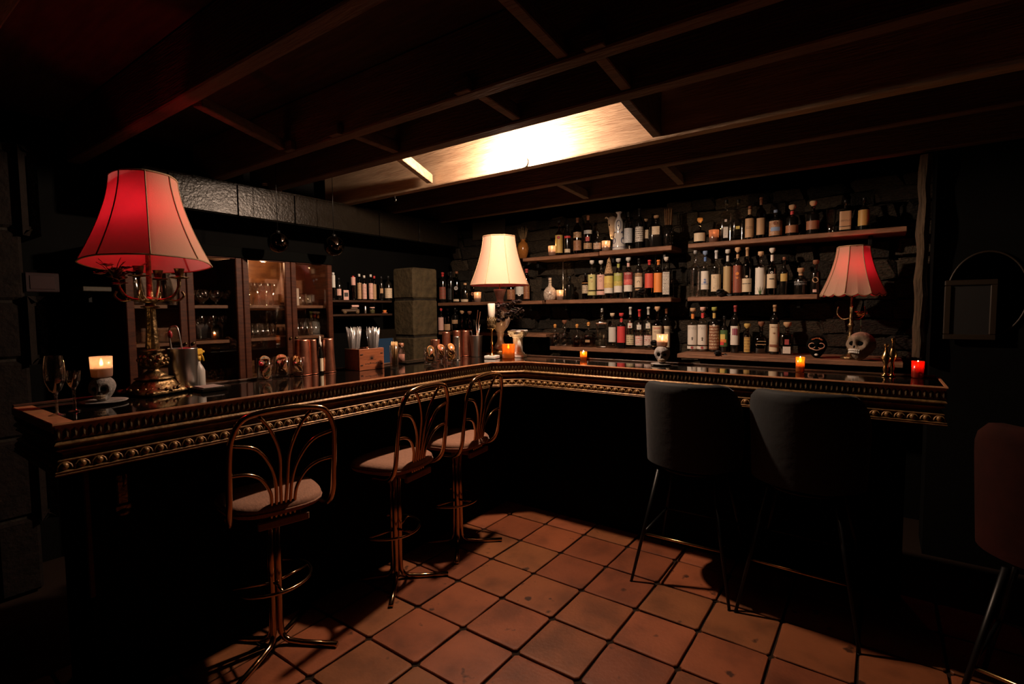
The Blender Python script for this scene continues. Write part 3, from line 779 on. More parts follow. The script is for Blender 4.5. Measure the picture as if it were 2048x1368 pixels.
# ---- lamp 2: painted urn lamp in the corner
P2 = PZ(991, 714, ZB); P2.y += 0.06
L2 = thing('table_lamp', 'cream bell-shaded lamp on a marble urn base, brightly lit in the bar corner', 'lamp', (P2.x, P2.y, ZB), 0.0)
PORC = pbr('porcelain', (0.46, 0.33, 0.25), 0.22, col2=(0.28, 0.18, 0.13), scale=10, lo=.5, hi=.7)
mb = MB(); mb.box((0, 0, .014), (.15, .15, .026), bev=.004); mb.build('plinth', BRASS_OLD, L2)
mb = MB(); mb.lathe([(.066, .027), (.07, .034), (.062, .044), (.052, .052), (.05, .056)], 28)
for k in range(22): a = 2*PI*k/22; mb.ball((.06*math.cos(a), .06*math.sin(a), .050), .006, 6, 4)
mb.build('beaded_ring', BRASS_OLD, L2)
mb = MB(); mb.lathe([(.048, .054), (.05, .064), (.04, .085), (.026, .11), (.022, .14), (.028, .165), (.032, .17), (.026, .178), (.034, .19), (.058, .22), (.078, .265), (.085, .31), (.08, .35), (.058, .378), (.036, .392), (.026, .405), (.024, .42), (.03, .44), (.042, .475), (.047, .49), (.044, .494), (.0, .494)], 32); mb.build('urn', PORC, L2)
mb = MB(); mb.lathe([(.08, .352), (.083, .31), (.0795, .355), (.06, .379)], 32) if False else mb.lathe([(.006, .494), (.006, .86), (.0, .862)], 10); mb.build('stem', BRASS, L2)
make_shade(L2, .525, .875, .222, .122, 8, a0=math.radians(10), hexa=.45)
red_bulb(L2, (0, 0, .70), RED_W*0.25)
# ---- lamp 3: small scalloped lamp at the right end
P3 = PY(1700, 716, 3.86); Z3 = 1.125
L3 = thing('table_lamp', 'small scalloped lamp with a pink glow beside the bottle shelves, right end', 'lamp', (P3.x, P3.y, Z3), 0.0)
mb = MB(); mb.lathe([(.05, 0), (.055, .008), (.045, .02), (.02, .03), (.014, .05), (.024, .065), (.014, .08), (.012, .11), (.026, .13), (.014, .15), (.012, .2), (.022, .215), (.012, .23), (.009, .30), (.012, .32), (.007, .34), (.006, .40), (.006, .70), (0, .702)], 20); mb.build('base', BRASS_OLD, L3)
for k in range(3):
    a = 2*PI*k/3+.6; d = Vector((math.cos(a), math.sin(a), 0))
    MB().tube(smooth_path([Vector((0, 0, .26)), d*.05+Vector((0, 0, .25)), d*.085+Vector((0, 0, .285)), d*.08+Vector((0, 0, .33))], 5), .005, 6).build('arm', BRASS_OLD, L3)
zb3 = PY(1700, 588, 3.86).z-Z3; zt3 = PY(1700, 494, 3.86).z-Z3
make_shade(L3, zb3, zt3, .178, .088, 8, a0=math.radians(-100), hexa=.9, scallop=.014)
red_bulb(L3, (.02, -.045, (zb3+zt3)/2), RED_W*0.45)

# ================================================================== SHELVES ON THE STONE WALL
YS = 3.95
SH = {1: 1.94, 2: 1.54, 3: 1.125}
def shelf(label, x0, x1, z, th=0.032, y0=YS, dep=0.25):
    t = thing('wall_shelf', label, 'shelf', ((x0+x1)/2, y0+dep/2, z-th), 0)
    mb = MB(); mb.box((0, 0, th/2), (x1-x0, dep, th), bev=0.004); mb.build('plank', WOOD_SHELF, t)
    for s in (-.36, .36):
        mb = MB(); mb.box((s*(x1-x0), .04, -.03), (.025, dep-.09, .06), bev=.004); mb.build('bracket', BLACK_METAL, t)
    return t
shelf('upper wooden shelf left of the gap, holding the painted ceramic bottle', -1.93, -1.318, SH[1], th=.036)
shelf('upper wooden shelf section beside the ochre vase, slightly set back', -2.72, -1.945, SH[1]-.004, y0=YS+.015)
shelf('middle wooden shelf holding yellow, pink and orange labelled bottles', -2.46, -1.318, SH[2], th=.034)
shelf('lower wooden shelf behind the amber candle, with cork-ball bottles', -2.42, -1.40, SH[3], th=.034)
shelf('upper wooden shelf on the right, ending in the yellow labelled bottle', -1.193, 0.12, SH[1])
shelf('middle wooden shelf on the right, ending behind the small lampshade', -1.193, -0.34, SH[2])
shelf('lower wooden shelf on the right, running to the small lamp', -1.20, 0.12, SH[3], y0=3.74, dep=.46)
shelf('dark middle shelf behind the cream lamp, next to the stone pier', -3.80, -2.50, SH[2]-.002)
shelf('dark lower shelf behind the copper shakers in the corner', -3.80, -2.46, 1.235)

# ================================================================== BOTTLES
C = dict(white=(.80, .74, .66), cream=(.74, .60, .42), yel=(.78, .62, .16), ylg=(.66, .62, .26), pink=(.80, .48, .40), orange=(.90, .30, .07), red=(.72, .06, .06), maroon=(.42, .07, .07), green=(.42, .45, .10),
         blue=(.10, .20, .48), ink=(.03, .025, .02), tan=(.55, .34, .18), brown=(.26, .10, .05), gold=(.62, .42, .12), grey=(.42, .42, .42), purple=(.32, .04, .10), cork=(.72, .46, .26), silver=(.7, .7, .7), black=(.012, .012, .012), dgreen=(.08, .16, .05), pale=(.68, .66, .60), amber=(.75, .33, .08), sky=(.25, .35, .55))
def flat(c, rough=.5, metal=0.0): return pbr('flat_%s_%.1f_%.0f' % (c, rough, metal), C[c] if isinstance(c, str) else c, rough, metal)
GL = {'clear': GLASS_WALL, 'crystal': glass('bottle_crystal', (.88, .87, .84), rough=.10, base=.22), 'amber': glass('bottle_amber', (.50, .22, .06), rough=.06, base=.12), 'green': glass('bottle_green', (.22, .30, .14), rough=.06, base=.12), 'smoke': glass('bottle_smoke', (.35, .32, .28), rough=.06, base=.12),
      'black': pbr('bottle_black', (.008, .007, .006), .14, coat=.6), 'brown': glass('bottle_brown', (.20, .09, .04), rough=.06, base=.12), 'liquid': glass('spirit_amber', (.62, .30, .08))}
KIND = {'bord': (.70, .81, .32, 2), 'tall': (.62, .76, .30, 2), 'slim': (.66, .82, .40, 2), 'squat': (.66, .80, .30, 2), 'sq': (.70, .78, .32, 7), 'flask': (.52, .70, .26, 4), 'drop': (.30, .78, .24, 2), 'whisky': (.68, .80, .32, 2), 'can': (.92, .97, .80, 2), 'wide': (.55, .64, .22, 2)}
def se(a, e): return 1.0 if e == 2 else (abs(math.cos(a))**e+abs(math.sin(a))**e)**(-1.0/e)
TEXTC = {}
def text_mesh(s):
    if s in TEXTC: return TEXTC[s]
    cu = bpy.data.curves.new('lettering', 'FONT'); cu.body = s; cu.size = 1.0; cu.align_x = 'CENTER'; cu.align_y = 'CENTER'; cu.resolution_u = 2
    o = bpy.data.objects.new('lettering', cu); COL.objects.link(o)
    dg = bpy.context.evaluated_depsgraph_get()
    me = bpy.data.meshes.new_from_object(o.evaluated_get(dg))
    r = ([v.co.copy() for v in me.vertices], [tuple(p.vertices) for p in me.polygons])
    COL.objects.unlink(o); bpy.data.objects.remove(o); bpy.data.curves.remove(cu); bpy.data.meshes.remove(me)
    TEXTC[s] = r; return r
def bottle(label, px, ytop, w, S, kind='bord', g='clear', stop=('cork', 'cork'), labs=(), dy=0.0, yb=None, name='liquor_bottle', group=None, fill=None, flatd=1.0, turn=0.7, wax=None):
    z0, yf = S
    Y = yf+0.055+dy
    Pt = PY(px, ytop, Y)
    r = halfw(px, Pt, w); h = Pt.z-z0
    t = thing(name, label, 'bottle', (Pt.x, Y, z0), 0, group)
    t.rotation_euler = (0, 0, math.atan2(-Pt.x, Y)*turn*1.0)
    sh, nb, nr, e = KIND[kind]
    nrad = max(0.010, nr*r) if kind != 'can' else r*.8
    sth = {'cork': .022, 'ball': .030, 'cap': .018, 'wax': 0.10, 'tcork': .030, 'none': 0, 'pour': .05, 'big': .034}[stop[0]]
    hb = h-(sth if stop[0] not in ('wax', 'none') else 0)
    if kind == 'drop': pr = [(r*.62, 0, 2), (r*.8, hb*.015, 2), (r, hb*.16, 2), (r*.98, hb*.30, 2), (r*.80, hb*.46, 2), (r*.45, hb*.60, 2), (nrad*1.05, hb*.70, 2), (nrad, hb*.80, 2), (nrad, hb, 2)]
    else:
        pr = [(r*.90, 0, e), (r*.985, hb*.012, e), (r, hb*.03, e), (r, hb*sh*.5, e), (r, hb*sh, e), (r*.95, hb*(sh+(nb-sh)*.28), max(2, e*.7)), (r*.78, hb*(sh+(nb-sh)*.55), max(2, e*.5)), (r*.5, hb*(sh+(nb-sh)*.80), 2), (nrad*1.08, hb*nb, 2), (nrad, hb*(nb+.04), 2), (nrad, hb*.95, 2), (nrad*1.2, hb*.955, 2), (nrad*1.2, hb*.985, 2), (nrad*.95, hb, 2)]
    sy = flatd
    MB().lathe(pr, 28 if e > 2 else 22, sy=sy).build('glass', GL[g], t)
    if fill:
        ff = fill[0]; lp = [(r*.86, .006, e), (r*.94, .012, e), (r*.95, hb*sh*ff, e), (0, hb*sh*ff+.0005, e)]
        MB().lathe(lp, 22, sy=sy).build('liquid', GL[fill[1]], t)
    def P_(u, v, lift):
        a = -PI/2+u/r; q = se(a, e if v < hb*sh else 2)*r
        if v > hb*sh: q = nrad if v > hb*nb else max(nrad, r*(1-(v/hb-sh)/(nb-sh)*.75))
        q += lift
        return Vector((q*math.cos(a), q*math.sin(a)*sy - (lift if sy < 1 else 0)*.5, v))
    # stopper
    if stop[0] in ('cork', 'tcork'):
        cm = flat(stop[1], .7); mb = MB(); rr = nrad*(1.75 if stop[0] == 'tcork' else 1.35)
        mb.lathe([(nrad*.9, hb-.004), (nrad*1.0, hb+.003), (rr, hb+.005), (rr*1.05, h-.003), (rr*.95, h)], 14); mb.build('stopper', cm, t)
    elif stop[0] == 'big':
        mb = MB(); mb.lathe([(nrad*.9, hb-.004), (nrad*1.1, hb+.004), (nrad*1.9, hb+.014), (nrad*1.95, h-.004), (nrad*1.7, h)], 14); mb.build('stopper', flat(stop[1], .7), t)
    elif stop[0] == 'ball':
        mb = MB(); mb.lathe([(nrad*.9, hb-.004), (nrad*1.1, hb+.003), (nrad*.9, hb+.006)], 12); mb.ball((0, 0, hb+.0165), .0150, 14, 8); mb.build('stopper', flat(stop[1], .4, 1.0 if stop[1] == 'silver' else 0), t)
    elif stop[0] == 'cap':
        mb = MB(); mb.lathe([(nrad*1.15, hb-.008), (nrad*1.2, h-.002), (nrad*1.1, h)], 14); mb.build('stopper', flat(stop[1], .35), t)
    elif stop[0] == 'pour':
        mb = MB(); mb.lathe([(nrad*1.2, hb-.006), (nrad*1.2, hb+.006), (.006, hb+.010)], 12); mb.tube([(0, 0, hb+.008), (0, 0, hb+.03), (.008, -.004, h)], [.0045, .0035, .0028], 6); mb.build('pourer', flat('silver', .25, 1.0), t)
    elif stop[0] == 'wax':
        zl = hb*(nb+.06); mb = MB(); mb.lathe([(nrad*1.06, zl), (nrad*1.10, h*.955), (nrad*1.35, h*.957), (nrad*1.32, h*.99), (nrad*1.1, h+.001), (0, h+.001)], 14, capb=False); mb.build('capsule', flat(stop[1], .4), t)
    if wax:
        zl = hb*(nb+wax[1]); mb = MB(); mb.lathe([(nrad*1.07, zl), (nrad*1.07, hb*.952)], 14, capb=False, capt=False); mb.build('neck_band', flat(wax[0], .5), t)
    # labels and what is printed on them
    last = None
    for k, L in enumerate(labs):
        ty = L[0]; lift = 0.0010+0.0007*k
        if ty == 'L':
            _, a, b, ang, col, ink, dens, lines = L
            am = math.radians(ang); n = 12; mb = MB(); vs = []
            for zz in (a*h, min(b*h, hb*sh-.001) if b < .78 else b*h):
                for i in range(n+1): vs.append(P_((-am+2*am*i/n)*r, zz, lift))
            mb.add(vs, [(i, i+1, n+2+i, n+1+i) for i in range(n)], True)
            last = mb.build('label', paper(C[col] if isinstance(col, str) else col, C[ink] if ink else None, dens, lines, k*1.7+px % 13), t)
        elif ty == 'T':
            _, s, zf, size, col = L
            vsx, fsx = text_mesh(s); mb = MB()
            mb.add([P_(v.x*size, zf*h+v.y*size, lift+.0006) for v in vsx], fsx); mb.build('lettering', flat(col, .6), last or t)
        elif ty == 'D':
            _, zf, rr, col = L; mb = MB(); n = 16
            vs = [P_(rr*math.cos(2*PI*i/n), zf*h+rr*math.sin(2*PI*i/n), lift+.0006) for i in range(n)]
            mb.add(vs, [tuple(range(n))]); mb.build('emblem', flat(col, .6), last or t)
        elif ty == 'A':
            _, zf, rr, col, nn = L; mb = MB()
            for i in range(nn):
                a = PI*(i+.5)/nn; d = (math.cos(a), math.sin(a)); l = rr*(1-.25*abs(math.cos(a)))
                u0 = -d[1]*rr*.09; v0 = d[0]*rr*.09
                mb.add([P_(u0, zf*h+v0, lift+.0006), P_(-u0, zf*h-v0, lift+.0006), P_(d[0]*l, zf*h+d[1]*l, lift+.0006)], [(0, 1, 2)])
            mb.build('emblem', flat(col, .6), last or t)
        elif ty == 'H':
            _, zf, rr, col = L; mb = MB(); n = 10; vs = []
            for i in range(n+1):
                a = -0.35+(PI+.7)*i/n
                for q in (.72, 1.0): vs.append(P_(rr*q*math.cos(a)*.85, zf*h+rr*q*math.sin(a), lift+.0006))
            mb.add(vs, [(2*i, 2*i+2, 2*i+3, 2*i+1) for i in range(n)]); mb.build('emblem', flat(col, .6), last or t)
        elif ty == 'G':                                           # standing figure
            _, zf, hh, col = L; mb = MB()
            sil = [(-.16, -.5), (.16, -.5), (.10, -.05), (.13, .18), (.34, .10), (.36, .17), (.12, .30), (.06, .33), (.07, .46), (0, .52), (-.07, .46), (-.06, .33), (-.12, .30), (-.36, .17), (-.34, .10), (-.13, .18), (-.10, -.05)]
            mb.add([P_(x*hh, zf*h+y*hh, lift+.0006) for x, y in sil], [tuple(range(len(sil)))]); mb.build('emblem', flat(col, .6), last or t)
        elif ty == 'R':                                           # flat rectangle (u0,u1 in metres, z fractions)
            _, u0, u1, a, b, col = L; mb = MB(); n = 6; vs = []
            for zz in (a*h, b*h):
                for i in range(n+1): vs.append(P_(u0+(u1-u0)*i/n, zz, lift+.0006))
            mb.add(vs, [(i, i+1, n+2+i, n+1+i) for i in range(n)], True); mb.build('label_field', flat(col, .6), last or t)
    return t
def L_(a, b, ang, col, ink='ink', dens=.45, lines=9.0): return ('L', a, b, ang, col, ink, dens, lines)
S1, S2, S3 = (SH[1], YS), (SH[2], YS), (SH[3], YS)
S3R = (SH[3], YS); SC2 = (SH[2]-.002, YS); SC3 = (1.235, YS)
# ---- upper shelf, left group
bottle('gold-decorated bottle with a red heart, beside the small candle, upper left shelf', 1118, 441, 15, S1, 'tall', 'amber', ('cork', 'black'), [L_(.06, .60, 85, 'gold', 'brown', .35, 12), ('D', .50, .013, 'purple'), ('D', .50, .007, 'red')])
bottle('dark slender bottle with a red shoulder band and pale foot label, upper left shelf', 1135, 449, 13, S1, 'slim', 'black', ('cap', 'black'), [L_(.54, .62, 85, 'red', 'gold', .3, 2), L_(.06, .18, 60, 'cream', 'ink', .4, 3)])
bottle('dark tall bottle with silvery band, third bottle on the upper left shelf', 1155, 436, 17, S1, 'bord', 'brown', ('wax', 'brown'), [L_(.44, .60, 85, 'tan', 'ink', .5, 4), L_(.08, .36, 70, 'brown', 'tan', .5, 7)])
bottle('clear-shouldered tall bottle with red script, fourth on the upper left shelf', 1176, 431, 17, S1, 'bord', 'smoke', ('wax', 'brown'), [L_(.50, .60, 85, 'grey', 'ink', .3, 3), ('R', -.016, .016, .30, .42, 'maroon'), L_(.10, .26, 80, 'tan', 'ink', .5, 4)])
bottle('short dark bottle with pale lettering, left of the second shelf candle', 1195, 462, 16, S1, 'flask', 'black', ('cap', 'black'), [L_(.12, .42, 55, 'brown', 'cream', .55, 5)])
bottle('clear bottle with a grey-blue wrap label, right of the painted ceramic bottle', 1257, 424, 18, S1, 'bord', 'clear', ('wax', 'black'), [L_(.17, .56, 80, (.42, .46, .50), 'white', .5, 12)])
bottle('tall dark bottle with a white patterned label, upper left shelf', 1279, 417, 17, S1, 'tall', 'black', ('wax', 'black'), [L_(.17, .54, 75, 'white', 'ink', .5, 7), ('T', 'SINO', .42, .012, 'ink')], dy=.0)
bottle('small square dark bottle with a cream band, upper left shelf', 1292, 438, 20, S1, 'sq', 'black', ('cork', 'tan'), [L_(.34, .62, 180, 'cream', 'brown', .4, 6)], dy=.07)
bottle('large square dark bottle with a cream band, beside the reed vase', 1313, 431, 26, S1, 'sq', 'black', ('cork', 'tan'), [L_(.38, .64, 180, 'cream', 'brown', .4, 5)])
# ---- middle shelf, left group
bottle('plain dark round-shouldered bottle between the thin rod and the amber bottle', 1139, 553, 19, S2, 'squat', 'black', ('cap', 'black'))
bottle('amber bottle with a yellow collar, partly behind the pale yellow label', 1171, 547, 14, S2, 'bord', 'brown', ('cap', 'black'), [L_(.62, .76, 100, 'amber', None, 0, 1), L_(.24, .56, 85, 'cream', 'ink', .5, 5)], dy=.05)
bottle('bottle with a long pale yellow-green label and white stopper, middle left shelf', 1184, 521, 16, S2, 'bord', 'clear', ('tcork', 'white'), [L_(.235, .635, 75, 'ylg', None, 0, 1), ('R', -.013, .007, .54, .57, 'dgreen'), L_(.24, .44, 40, 'ylg', 'tan', .35, 7), ('D', .47, .009, 'tan'), ('D', .47, .0065, 'ylg'), L_(.105, .205, 75, 'ylg', 'tan', .4, 3)])
bottle('bottle with a long salmon-pink label and white stopper, middle left shelf', 1202, 521, 16, S2, 'bord', 'clear', ('tcork', 'white'), [L_(.245, .645, 75, 'pink', None, 0, 1), ('R', -.010, .009, .565, .585, 'brown'), L_(.27, .55, 40, 'pink', 'brown', .33, 8), ('D', .475, .009, 'brown'), ('D', .475, .0065, 'pink'), L_(.11, .21, 75, 'pink', 'brown', .35, 3)])
hb_ = bottle('yellow label bottle under a speckled woven cone hat, middle left shelf', 1218, 527, 19, S2, 'bord', 'clear', ('cork', 'cork'), [L_(.16, .31, 80, 'white', 'tan', .35, 4), L_(.31, .72, 80, 'yel', 'amber', .4, 6), L_(.31, .45, 80, 'gold', 'yel', .5, 4)])
HAT = pbr('woven_hat', (.62, .40, .22), .9, col2=(.10, .06, .03), scale=150, detail=1, lo=.52, hi=.56)
z_ = PY(1218, 546, YS+.055).z-SH[2]; zt_ = PY(1218, 517, YS+.055).z-SH[2]
mb = MB(); mb.lathe([(.042, z_-.008), (.038, z_), (.027, z_+(zt_-z_)*.35), (.018, z_+(zt_-z_)*.7), (.013, zt_-.008), (.006, zt_), (0, zt_+.001)], 18); mb.tube([(0, 0, zt_-.004), (.003, 0, zt_+.012), (.010, 0, zt_+.022)], [.004, .003, .002], 6); mb.build('cone_hat', HAT, hb_)
bottle('bottle with an olive green and white label lettered in white', 1237, 517, 18, S2, 'bord', 'clear', ('tcork', 'pale'), [L_(.155, .32, 75, 'white', 'tan', .35, 4), L_(.32, .70, 75, 'green', None, 0, 1), L_(.33, .44, 70, 'yel', 'dgreen', .5, 4), ('T', 'LDEN', .59, .0195, 'white')], wax=('green', .04))
bottle('bottle with a brick red and white label lettered in white', 1257, 515, 18, S2, 'bord', 'clear', ('tcork', 'pale'), [L_(.17, .33, 75, 'white', 'tan', .35, 4), L_(.33, .72, 75, 'maroon', None, 0, 1), L_(.34, .46, 70, 'red', 'pink', .5, 4), ('T', 'LDEN', .60, .0195, 'white')], wax=('pink', .04))
bottle('dark bottle with a small cream horseshoe label, middle left shelf', 1278, 517, 16, S2, 'bord', 'black', ('wax', 'black'), [L_(.56, .635, 80, 'tan', 'ink', .5, 2), L_(.27, .545, 75, 'cream', 'tan', .3, 3), ('H', .40, .0125, 'ink'), L_(.20, .24, 50, 'tan', 'ink', .4, 1)])
bottle('bottle with a crimson label and crimson neck capsule, middle left shelf', 1299, 520, 18, S2, 'bord', 'smoke', ('wax', 'red'), [L_(.265, .645, 80, (.72, .10, .07), 'orange', .35, 8)])
bottle('bottle with a bright orange label and orange neck capsule, middle left shelf', 1317, 520, 18, S2, 'bord', 'smoke', ('wax', 'orange'), [L_(.145, .655, 80, 'orange', 'amber', .35, 14)])
bottle('clear bottle with a tall black-on-white engraved label, end of the middle left shelf', 1333, 514, 15, S2, 'sq', 'clear', ('tcork', 'white'), [L_(.08, .66, 45, 'white', 'ink', .53, 16)])
bottle('square clear decanter behind the engraved label, end of the middle left shelf', 1341, 546, 15, S2, 'sq', 'clear', ('none', 'cork'), [], dy=.11)
# ---- lower shelf, left group
bottle('small round bottle with an orange ball stopper, farthest left on the lower shelf', 1110, 648, 24, S3, 'wide', 'crystal', ('ball', 'amber'))
bottle('small round bottle with a tall ribbed cork, second on the lower shelf', 1129, 640, 24, S3, 'wide', 'crystal', ('big', 'brown'), [], dy=.05)
bottle('small round amber bottle with an orange ball stopper, third on the lower shelf', 1154, 648, 24, S3, 'wide', 'crystal', ('ball', 'amber'), [], fill=(.8, 'liquid'))
bottle('wide round amber bottle with an orange ball stopper, left of the square decanter', 1177, 644, 29, S3, 'wide', 'clear', ('ball', 'amber'), [L_(.2, .3, 18, 'tan', 'ink', .5, 3)], fill=(.85, 'liquid'), dy=.04)
bottle('tall square clear decanter with a silver ball stopper', 1204, 616, 22, S3, 'sq', 'crystal', ('ball', 'silver'), [L_(.60, .64, 60, 'brown', 'cream', .5, 1)])
bottle('clear bottle with a narrow white side label, beside the red bottle', 1225, 626, 17, S3, 'bord', 'clear', ('tcork', 'cream'), [L_(.18, .60, 55, 'pale', 'grey', .25, 5)])
bottle('bottle with a scarlet label and scarlet wax neck, lower left shelf', 1243, 626, 17, S3, 'bord', 'black', ('tcork', 'red'), [L_(.17, .68, 80, 'red', (.9, .3, .2) and 'orange', .25, 9)], wax=('red', .02))
for i, (x, yt, c, ink, lab) in enumerate(((1261, 614, 'cream', 'dgreen', 'clear bottle with a cream label and a small brick-red upper tag'), (1279, 619, 'white', 'red', 'clear bottle with a red and white label and a grey upper tag'), (1297, 614, 'white', 'maroon', 'clear bottle with a white and maroon label behind the black rose'))):
    bottle(lab, x, yt, 16.5, S3, 'tall', 'clear', ('wax', 'pale' if i != 1 else 'red'), [L_(.10, .34, 75, c, ink, .5, 5), L_(.50, .66, 30, 'white', 'grey', .1, 3), ('R', -.007, .007, .52, .645, 'maroon' if i == 0 else 'grey')])
bottle('brown bottle lettered MADRE MEZCAL in red on cream', 1315, 613, 20, S3, 'tall', 'brown', ('big', 'cork'), [L_(.08, .58, 80, 'cream', 'cream', .1, 3), ('T', 'MADRE', .50, .0165, 'red'), ('T', 'MEZCAL', .42, .0125, 'brown'), L_(.30, .37, 50, 'cream', 'brown', .4, 3), ('D', .20, .009, 'red')])
bottle('dark bottle with a cream label behind the skull candle, end of the lower left shelf', 1333, 616, 16, S3, 'bord', 'black', ('wax', 'brown'), [L_(.06, .57, 80, 'cream', 'brown', .3, 12), L_(.42, .5, 60, 'cream', 'ink', .6, 3)], dy=.06)
# ---- right group, upper shelf
bottle('squat round bottle with a cream arched label and wooden knob stopper', 1400, 436, 27, S1, 'wide', 'smoke', ('big', 'amber'), [L_(.08, .40, 55, 'cream', 'tan', .3, 4)])
bottle('tall rectangular clear bottle with a small white label, upper right shelf', 1453, 400, 23, S1, 'sq', 'clear', ('cap', 'black'), [L_(.08, .34, 22, 'white', 'ink', .4, 6), L_(.46, .52, 12, 'white', 'maroon', .5, 2)])
bottle('tall rectangular clear bottle with a tiny yellow label, upper right shelf', 1477, 399, 22, S1, 'sq', 'clear', ('cap', 'black'), [L_(.28, .35, 20, 'yel', 'tan', .4, 2)], dy=.03)
bottle('whisky bottle with a large tan label and paper neck collar, upper right shelf', 1500, 412, 20, S1, 'whisky', 'brown', ('cap', 'brown'), [L_(.06, .62, 60, 'tan', 'tan', .1, 4), L_(.30, .38, 40, 'tan', 'ink', .5, 2), L_(.74, .90, 120, 'tan', 'brown', .4, 3)])
bottle('tall-necked bottle with a tan label partly hidden, upper right shelf', 1523, 395, 21, S1, 'tall', 'brown', ('wax', 'brown'), [L_(.10, .50, 55, 'tan', 'brown', .25, 6)], dy=.03)
bottle('squat dark bottle with a blue and russet picture label, upper right shelf', 1552, 420, 27, S1, 'squat', 'black', ('cap', 'sky'), [L_(.06, .62, 80, (.42, .22, .12), 'cream', .4, 4), ('R', -.03, .03, .22, .36, 'sky'), ('D', .50, .013, 'brown')])
bottle('round dark bottle with a russet band and fat cork over red wax', 1585, 410, 26, S1, 'squat', 'black', ('big', 'cork'), [L_(.10, .34, 85, (.40, .17, .08), 'brown', .4, 4)], wax=('red', .02))
bottle('round dark bottle with a russet band and fat cork, next to the tapered glass', 1627, 402, 27, S1, 'squat', 'black', ('big', 'cork'), [L_(.14, .40, 85, (.34, .14, .07), 'brown', .4, 4)])
bottle('faceted dark bottle with a tall trapezoid tan label, upper right shelf', 1692, 400, 25, S1, 'sq', 'black', ('cap', 'black'), [L_(.06, .68, 48, 'tan', None, 0, 1), L_(.3, .36, 36, 'tan', 'ink', .5, 2), ('R', -.03, .03, .15, .17, 'ink')])
bottle('dark bottle with a mustard yellow wrap label at the right end of the upper shelf', 1729, 395, 24, S1, 'whisky', 'black', ('cap', 'black'), [L_(.14, .72, 85, (.50, .33, .09), 'ink', .25, 4)])
# ---- right group, middle shelf
bottle('clear bottle with swirled glass, first on the middle right shelf', 1391, 501, 22, S2, 'tall', 'crystal', ('cap', 'grey'), [])
bottle('white label bottle with a blue agave plant and blue neck', 1411, 502, 17, S2, 'bord', 'clear', ('tcork', 'sky'), [L_(.16, .56, 80, 'white', 'tan', .2, 6), ('A', .30, .024, 'blue', 9), ('A', .36, .018, 'blue', 7), ('R', -.025, .025, .275, .285, 'blue')], wax=('blue', .04))
bottle('cream label bottle with dark script behind the black rose, middle right shelf', 1433, 501, 20, S2, 'tall', 'clear', ('wax', 'silver'), [L_(.11, .48, 80, 'cream', 'cream', .1, 3), ('R', -.013, -.010, .17, .44, 'ink'), L_(.2, .4, 22, 'cream', 'ink', .4, 5)])
bottle('dark bottle with a plain olive-cream label and a long-stemmed pale stopper', 1456, 499, 17, S2, 'bord', 'black', ('tcork', 'pale'), [L_(.06, .655, 80, (.50, .36, .18), 'ylg', .2, 14)], wax=('pale', -.01))
bottle('dark bottle with a russet flame label and wooden cork', 1476, 495, 18, S2, 'bord', 'black', ('big', 'cork'), [L_(.07, .645, 85, (.30, .08, .05), 'tan', .35, 14), ('A', .36, .026, 'orange', 6), ('D', .46, .011, 'orange')], wax=('tan', .05))
bottle('clear bottle with a small cream label and white medal, middle right shelf', 1495, 495, 19, S2, 'tall', 'smoke', ('wax', 'tan'), [L_(.08, .36, 85, 'cream', 'cream', .1, 3), ('D', .40, .008, 'cream'), L_(.23, .26, 55, 'cream', 'ink', .6, 1)])
bottle('tall off-white label bottle painted with green agave leaves', 1522, 503, 21, S2, 'bord', 'clear', ('tcork', 'cork'), [L_(.03, .70, 85, 'white', 'tan', .15, 10), ('A', .04, .055, 'dgreen', 9), L_(.62, .68, 50, 'white', 'ink', .5, 2)])
bottle('dark bottle with a cream label, white medal and long white cork', 1545, 496, 20, S2, 'tall', 'green', ('big', 'white'), [L_(.15, .45, 80, 'cream', 'tan', .25, 6), ('D', .48, .0085, 'white'), ('D', .48, .004, 'ink'), ('R', -.014, .014, .335, .355, 'ink')], wax=('white', .05))
bottle('dark bottle with a single gold label, behind and left of the squat black bottle', 1569, 514, 19, S2, 'tall', 'black', ('cap', 'brown'), [L_(.36, .56, 45, 'gold', 'brown', .3, 3)])
bottle('squat black bottle with pale script, left of the small lampshade', 1602, 536, 27, S2, 'squat', 'black', ('tcork', 'tan'), [L_(.34, .5, 70, 'black', 'grey', .5, 2), L_(.72, .86, 80, 'tan', 'brown', .3, 2)])
bottle('black bottle with a round tan medallion, touching the small lampshade', 1632, 520, 21, S2, 'bord', 'black', ('tcork', 'brown'), [('D', .42, .019, 'tan'), ('R', -.013, .008, .06, .14, 'pink')])
# ---- right group, lower shelf
for i, (x, yt, cap, lab) in enumerate(((1386, 616, 'orange', 'white label bottle with a dancing figure, first on the lower right shelf'), (1406, 614, 'red', 'white label bottle with a dark-coated figure, second on the lower right shelf'))):
    bottle(lab, x, yt, 20, S3R, 'bord', 'clear', ('tcork', 'cork' if i == 0 else 'pink'), [L_(.155, .605, 80, 'white', 'white', .1, 3), ('G', .29 if i else .30, .028 if i else .024, 'ink'), L_(.50, .57, 60, 'white', 'ink', .45, 3), L_(.06, .125, 95, 'white', 'tan', .3, 2), ('D', .092, .0095, 'maroon')], wax=(cap, .02))
bottle('dark bottle covered in a black and cream tribal pattern, lower right shelf', 1429, 614, 20, S3R, 'bord', 'black', ('tcork', 'green'), [L_(.06, .60, 88, 'brown', 'cream', .50, 8), ('D', .60, .0085, 'white')], wax=('gold', .02))
bottle('dark bottle with a rainbow sunrise label, lower right shelf', 1449, 632, 19, S3R, 'squat', 'black', ('cap', 'black'), [L_(.16, .64, 82, 'dgreen', 'grey', .1, 3), ('R', -.026, .008, .36, .50, 'yel'), ('R', -.026, .016, .27, .36, 'orange'), ('R', -.026, .0, .20, .29, 'red')], dy=.03)
